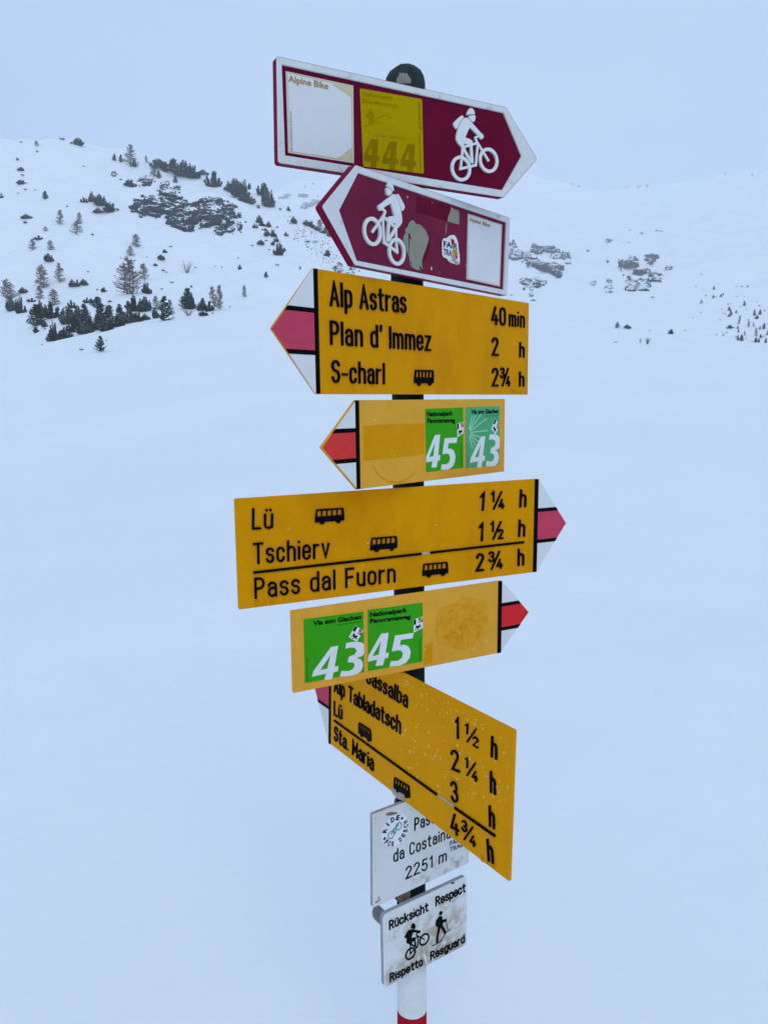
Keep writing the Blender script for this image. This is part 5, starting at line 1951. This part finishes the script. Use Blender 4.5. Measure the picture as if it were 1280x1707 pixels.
def outcrop(x, y, w, h, label, group, n=9, seed=0, fill=0.0):
    """Rock outcrop: larger ones are a craggy sheet of rock that breaks through the snow, small ones angular blocks."""
    rr = random.Random(seed * 97 + int(x))
    o0, mpp = hit(x, y)
    me = bpy.data.meshes.new('rock_outcrop')
    if w * h < 70:
        bm = bmesh.new()
        for k in range(n):
            a, q = rr.uniform(0, 6.283), math.sqrt(rr.random()) * .42
            P, m2 = hit(x + w / 2 * q * math.cos(a), y + h / 2 * q * math.sin(a))
            if (P - o0).length > 40:
                continue
            s = rr.uniform(.26, .5) * (1.4 / math.sqrt(max(n, 2) / 3)) * .62
            hull_chunk(bm, P - o0, (w * m2 * s * rr.uniform(.7, 1.2), min(w, h) * m2 * s * .9, h * m2 * s * rr.uniform(.7, 1.3)), rr)
        bmesh.ops.triangulate(bm, faces=bm.faces)
        bmesh.ops.subdivide_edges(bm, edges=bm.edges, cuts=1, use_grid_fill=True)
        amp = min(w, h) * mpp * .05
        for v_ in bm.verts:
            v_.co += Vector((rr.gauss(0, 1), rr.gauss(0, 1), rr.gauss(0, 1))) * amp
        bm.to_mesh(me)
        bm.free()
    else:
        # coarse anchor points on the slope, refined in between
        W_, H_ = w * 1.4, h * 1.4
        cx_, cy_ = 5, 4
        anc = [[hit(x + W_ * (i / cx_ - .5), y + H_ * (j / cy_ - .5))[0] for i in range(cx_ + 1)] for j in range(cy_ + 1)]
        for row in anc:
            for i, P in enumerate(row):
                if (P - o0).length > 60:
                    row[i] = o0 + (P - o0).normalized() * 12
        na, nb = max(12, int(W_ / .55)), max(10, int(H_ / .5))
        sz = max(w, h) * mpp
        nrm = (anc[2][5] - anc[2][0]).cross(anc[0][2] - anc[4][2]).normalized()
        if nrm.dot(CAM - o0) < 0:
            nrm = -nrm
        nrm = (nrm + (CAM - o0).normalized() * .8).normalized()
        off = Vector((rr.uniform(-99, 99), rr.uniform(-99, 99), rr.uniform(-99, 99)))
        vs, val = [], []
        base_s = min(w, h) * mpp
        for j in range(nb + 1):
            fj = j / nb * cy_
            j0 = min(int(fj), cy_ - 1)
            tj = fj - j0
            for i in range(na + 1):
                fi = i / na * cx_
                i0 = min(int(fi), cx_ - 1)
                ti = fi - i0
                P = (anc[j0][i0] * (1 - ti) + anc[j0][i0 + 1] * ti) * (1 - tj) + (anc[j0 + 1][i0] * (1 - ti) + anc[j0 + 1][i0 + 1] * ti) * tj
                u, v_ = 2.5 * (i / na - .5), 2.5 * (j / nb - .5)
                rho = math.sqrt(u * u + v_ * v_)
                q = P * (1.0 / (base_s * .50)) + off
                f1 = noise.fractal(Vector((q.x * 1.05, q.y * 1.05, q.z * .68)), .85, 2.1, 5)
                f2 = noise.fractal(P * (1.0 / (base_s * .16)) + off, .8, 2.0, 3)
                vv = .50 + fill + .95 * f1 + .16 * f2 - .64 * rho ** 2
                st = min(max(vv / .22, 0), 1)
                d = base_s * (.12 * st * st * (3 - 2 * st) + .14 * max(vv, 0) + .022 * f2 * st) - base_s * .05 * (1 if vv < 0 else 0) - (base_s * .6 * (rho - 1.15) if rho > 1.15 else 0)
                vs.append(P + nrm * d - o0)
                val.append(vv)
        fs = []
        for j in range(nb):
            for i in range(na):
                a = j * (na + 1) + i
                q_ = (a, a + na + 1, a + na + 2, a + 1)
                if max(val[k] for k in q_) > -.10:
                    fs.append(q_)
        used = sorted({k for q_ in fs for k in q_})
        re_ = {k: i for i, k in enumerate(used)}
        me.from_pydata([tuple(vs[k]) for k in used], [], [tuple(re_[k] for k in q_) for q_ in fs])
        me.polygons.foreach_set('use_smooth', [True] * len(me.polygons))
    me.materials.append(M['rock'])
    o = bpy.data.objects.new('rock_outcrop' if w * h >= 70 else 'rock', me)
    COL.objects.link(o)
    o.location = o0
    return tag(o, label, 'rock', group)


GL_R, GM_R = 'rocks on the left hillside', 'rocks on the far mountainside'


def rocks(lst, ox, oy, s, group, dflt):
    for k, (x, y, w, h, *rest) in enumerate(lst):
        outcrop(ox + x / s, oy + y / s, w / s, h / s * (1.3 if group == GM_R and w > 40 else 1), rest[0] if rest else dflt, group, rest[1] if len(rest) > 1 else 4, k, rest[2] if len(rest) > 2 else (.1 if group == GM_R else 0.0))


rocks([
    (330, 530, 260, 120, 'long slanting cliff of dark rock at the left of the cliff band', 12, .22),
    (430, 440, 130, 90, 'broken snow-patched rocks above the left cliff', 9),
    (500, 530, 130, 110, 'upper part of the middle dark cliff', 7),
    (515, 625, 160, 130, 'lower steep part of the middle dark cliff', 8, .22),
    (745, 585, 290, 150, 'largest dark cliff at the right of the cliff band', 14, .22),
    (640, 600, 110, 80, 'snow-streaked rocks left of the largest dark cliff', 8),
    (740, 500, 150, 70, 'loose snowy rocks on top of the largest dark cliff', 9),
    (865, 560, 70, 90, 'narrow rock rib at the right end of the cliff band', 6),
    (790, 705, 70, 50, 'left block of the scattered rocks below the largest cliff', 4),
    (865, 690, 80, 60, 'middle blocks of the scattered rocks below the largest cliff', 5),
    (935, 670, 40, 70, 'right upright block of the scattered rocks below the largest cliff', 4),
    (275, 350, 100, 60, 'snow-capped boulder just under the left end of the ridge pines', 6),
    (45, 300, 44, 34, 'small rock on the slope left of the snow-capped boulder', 4),
    (97, 340, 36, 22, 'flat small rock between the left rock and the round pine bush', 3),
    (410, 390, 60, 70, 'snowy rock between the boulder and the cliff band', 5),
], 180, 220, 4.2667, GL_R, '')
rocks([
    (960, 1035, 70, 100, 'dark rock just left of the corner between the maroon and yellow signs', 4), (1095, 1045, 50, 80, 'narrow dark rock directly under the maroon arrow edge', 3),
    (1040, 1075, 60, 20, 'flat rock right at the top edge of the yellow sign', 3), (900, 1030, 50, 30, 'small rock above the yellow arrow shoulder', 3),
], 400, 270, 5.818, GL_R, '')
rocks([
    (410, 350, 60, 80, 'left grey rock of the far outcrop above the spur', 5), (455, 320, 80, 80, 'thin snowy rocks in the gap of the far outcrop', 6),
    (580, 330, 140, 150, 'big pale grey rock face beyond the spur', 12, .2), (650, 430, 90, 70, 'lower right block of the far outcrop beyond the spur', 6), (725, 375, 80, 70, 'far grey rock nearest the maroon arrow tip', 6),
    (705, 210, 40, 40, 'small faint rock above the far outcrop', 3), (868, 198, 44, 24, 'faint rock high beside the maroon arrow edge', 3), (632, 245, 24, 50, 'faint narrow rock above the big pale face', 3), (755, 330, 30, 30, 'faint small rock right above the far outcrop', 3),
], 400, 270, 5.818, GM_R, '')
rocks([
    (65, 190, 60, 60, 'dark rock high against the edge of the maroon sign', 4), (85, 255, 110, 56, 'low rock against the edge of the maroon sign, below the higher one', 6), (165, 272, 66, 62, 'single block left of the left far outcrop', 4),
    (232, 320, 110, 42, 'ledge at the left of the left far outcrop', 5), (330, 350, 180, 190, 'main grey face of the left far outcrop right of the signs', 14, .25), (255, 195, 100, 60, 'snowy broken rocks topping the left far outcrop', 7), (345, 190, 70, 70, 'faint snowy rocks at the top right of the left far outcrop', 5),
    (398, 248, 66, 80, 'block at the upper right of the left far outcrop', 4), (470, 278, 64, 100, 'rightmost block of the left far outcrop', 5), (250, 452, 110, 60, 'lower ledge of the left far outcrop', 6), (168, 442, 80, 66, 'lower left block of the left far outcrop', 5),
    (205, 515, 34, 90, 'narrow tail of rock below the left far outcrop', 3), (150, 515, 40, 34, 'small rock at the lower left of the left far outcrop', 3), (215, 600, 60, 18, 'flat specks of rock under the left far outcrop', 3), (440, 235, 40, 30, 'small block bridging the right blocks of the left outcrop', 3),
    (960, 312, 96, 90, 'upper left face of the right far outcrop', 7, .2), (1000, 390, 180, 110, 'central grey face of the right far outcrop', 12, .25), (1065, 368, 90, 60, 'right shoulder of the central face of the right far outcrop', 5), (970, 488, 80, 90, 'lower left leg of the right far outcrop', 6), (1062, 482, 84, 100, 'lower right leg of the right far outcrop', 6),
    (1155, 405, 96, 116, 'separate right block of the right far outcrop', 6, .2), (1120, 260, 90, 90, 'slanting thin rib above the right far outcrop', 6), (885, 290, 44, 110, 'thin rocks left of the right far outcrop', 5), (795, 510, 52, 48, 'lower boulder between the two far outcrops', 4), (797, 455, 44, 28, 'upper boulder between the two far outcrops', 3),
    (675, 466, 44, 44, 'boulder farthest left between the two far outcrops', 3), (787, 305, 24, 44, 'pointed rock above the boulders between the two far outcrops', 3), (740, 178, 24, 34, 'second of three small rocks in a rising line', 2), (797, 135, 44, 40, 'top one of three small rocks in a rising line', 3), (640, 222, 28, 24, 'lowest of three small rocks in a rising line', 2),
    (1130, 578, 40, 22, 'small rock below the right far outcrop', 3), (1045, 90, 26, 30, 'faint rock high above the right far outcrop', 2), (958, 66, 20, 14, 'faintest speck of rock high above the right far outcrop', 2), (1160, 66, 40, 14, 'left of two faint flat rocks high at right', 2), (1200, 72, 24, 14, 'right of two faint flat rocks high at right', 2), (950, 160, 26, 30, 'faint rock just above the right far outcrop', 2), (912, 410, 20, 24, 'speck of rock at the left foot of the right far outcrop', 2), (1255, 360, 50, 40, 'thin slanting faint rock right of the right far outcrop', 3), (55, 560, 22, 16, 'speck of rock above the yellow sign corner', 2),
], 840, 370, 4.571, GM_R, '')
rocks([
    (625, 163, 18, 12, 'left of the faint rocks high on the far mountain', 2), (675, 150, 50, 50, 'middle cluster of faint rocks high on the far mountain', 5, -.45), (720, 158, 14, 26, 'right of the faint rocks high on the far mountain', 2), (375, 130, 16, 16, 'faint rock near the tip of the top bike sign', 2), (400, 135, 24, 10, 'flat faint rock near the tip of the top bike sign', 2), (162, 125, 14, 10, 'faint speck just below the tip of the top bike sign', 2), (1205, 115, 14, 10, 'left speck of rock on the far right skyline', 2), (1237, 108, 12, 16, 'right speck of rock on the far right skyline', 2), (1080, 110, 16, 10, 'speck of rock on the skyline further left at right', 2),
], 820, 250, 2.783, GM_R, '')

# stony slope of the spur: too many small stones to count
rr = random.Random(17)
bm = bmesh.new()
o0, _ = hit(520, 410)
for k in range(230):
    t_ = rr.random()
    x = 490 + t_ * 75 + rr.gauss(0, 9)
    y = 372 + t_ * 68 + rr.gauss(0, 13)
    if not (480 < x < 572 and 360 < y < 448) or y < 352 + (x - 490) * .78:
        continue
    P, m2 = hit(x, y)
    if (P - o0).length > 60:
        continue
    s = rr.uniform(.5, 1.5) * m2
    hull_chunk(bm, P - o0, (s * 1.2, s, s), rr)
me = bpy.data.meshes.new('stony_slope')
bm.to_mesh(me)
bm.free()
me.materials.append(M['rock'])
o = bpy.data.objects.new('loose_stones', me)
COL.objects.link(o)
o.location = o0
tag(o, 'loose dark stones showing through the snow on the spur', kind='stuff')

# ------------------------------------------------------------------ haze: pale air over the whole place
HX, HY0, HY1, HZ0, HZ1 = 2700, -2700, 2700, -12, 800
v = [(-HX, HY0, HZ0), (HX, HY0, HZ0), (HX, HY1, HZ0), (-HX, HY1, HZ0), (-HX, HY0, HZ1), (HX, HY0, HZ1), (HX, HY1, HZ1), (-HX, HY1, HZ1)]
f = [(0, 3, 2, 1), (4, 5, 6, 7), (0, 1, 5, 4), (1, 2, 6, 5), (2, 3, 7, 6), (3, 0, 4, 7)]
hm = bpy.data.materials.new('haze')
hm.use_nodes = True
hn, hl = hm.node_tree.nodes, hm.node_tree.links
hn.clear()
ho = hn.new('ShaderNodeOutputMaterial')
hv = hn.new('ShaderNodeVolumePrincipled')
hv.inputs['Color'].default_value = (.96, .97, 1.0, 1)
hv.inputs['Density'].default_value = 0.00055
hl.new(hv.outputs[0], ho.inputs['Volume'])
tag(mesh_obj('haze', v, f, hm), 'pale cold mist hanging over the whole valley', kind='stuff')

# ------------------------------------------------------------------ the small shrub tips: each label says where its shrub stands
ANCHORS = [(p, ox + x / s, oy + y / s) for ox, oy, s, lst in (
    (0, 200, 2.8444, [('tall larch on the left ridge', 620, 190), ('lone dark bush near the hilltop', 370, 108), ('lone small conifer on the upper left slope', 217, 360), ('dark bush at the left edge', 8, 360),
                      ('dark pine group up the slope', 475, 400), ('three bare larches on the open slope', 345, 510), ('two pale low larches', 200, 600), ('dense upright larch', 205, 750), ('paired pine bushes above the thicket', 356, 775),
                      ('broad many-trunked larch', 618, 745), ('dark bush in the line of shrubs', 765, 655), ('round leafless shrub', 888, 695), ('pair of larches at the hollow rim', 1030, 850), ('lone slender larch sapling', 1160, 812), ('wide tangled larch', 45, 810),
                      ('spiky dark pine left of the thicket', 175, 940), ('small lone pine on the open snow', 478, 1065), ('snow-capped boulder under the ridge pines', 697, 295), ('largest dark cliff', 1020, 440), ('scattered rocks below the largest cliff', 1070, 520), ('two-lobed pine patch on the ridge', 1140, 350)]),
    (400, 270, 5.818, [('highest scrub bush on the spur', 190, 570), ('lowest big scrub clump on the spur', 372, 850), ('round lone bush on the spur', 450, 700), ('left outlier bush of the spur scrub', 200, 780), ('stony slope of the spur', 680, 800), ('big pine under the top bike sign', 265, 360), ('dark pine bush on the spur crest', 525, 560)]),
    (1120, 420, 8, [('faint pale larch at far right', 385, 668), ('highest conifer of the far right trees', 553, 485), ('leaning conifer pair on the far right slope', 660, 590), ('upright trio of far right conifers', 770, 800), ('slim brown larch at far right', 887, 915), ('single dark far right conifer', 960, 690),
                    ('widest greenish larch at far right', 1113, 1070), ('dark clump near the right picture edge', 1125, 840), ('dark flat bush at far right', 762, 1000), ('two conifers on the snow edge at right', 900, 1150), ('conifers below the widest greenish larch', 1125, 1180), ('dark-topped larch at far right', 1012, 960)]),
    (840, 370, 4.571, [('dry grass tuft', 1092, 910), ('rightmost pine tip on the near snow edge', 1268, 838)]),
) for p, x, y in lst]
WAY = ['right of', 'lower right of', 'below', 'lower left of', 'left of', 'upper left of', 'above', 'upper right of']
groups = {}
for o_, x, y in SHARED:
    p, ax_, ay_ = min(ANCHORS, key=lambda q: math.hypot(q[1] - x, q[2] - y))
    k = int(round(math.atan2(y - ay_, x - ax_) / (math.pi / 4))) % 8
    groups.setdefault((p, WAY[k]), []).append((math.hypot(x - ax_, y - ay_), o_))
ORD = ['nearest', 'second nearest', 'third nearest', 'fourth nearest', 'fifth nearest', 'sixth nearest']
for (p, way), lst in groups.items():
    lst.sort(key=lambda q: q[0])
    for i, (_, o_) in enumerate(lst):
        o_['label'] = 'tiny shrub tip %s the %s%s' % (way, p, ', ' + ORD[i] if len(lst) > 1 else '')
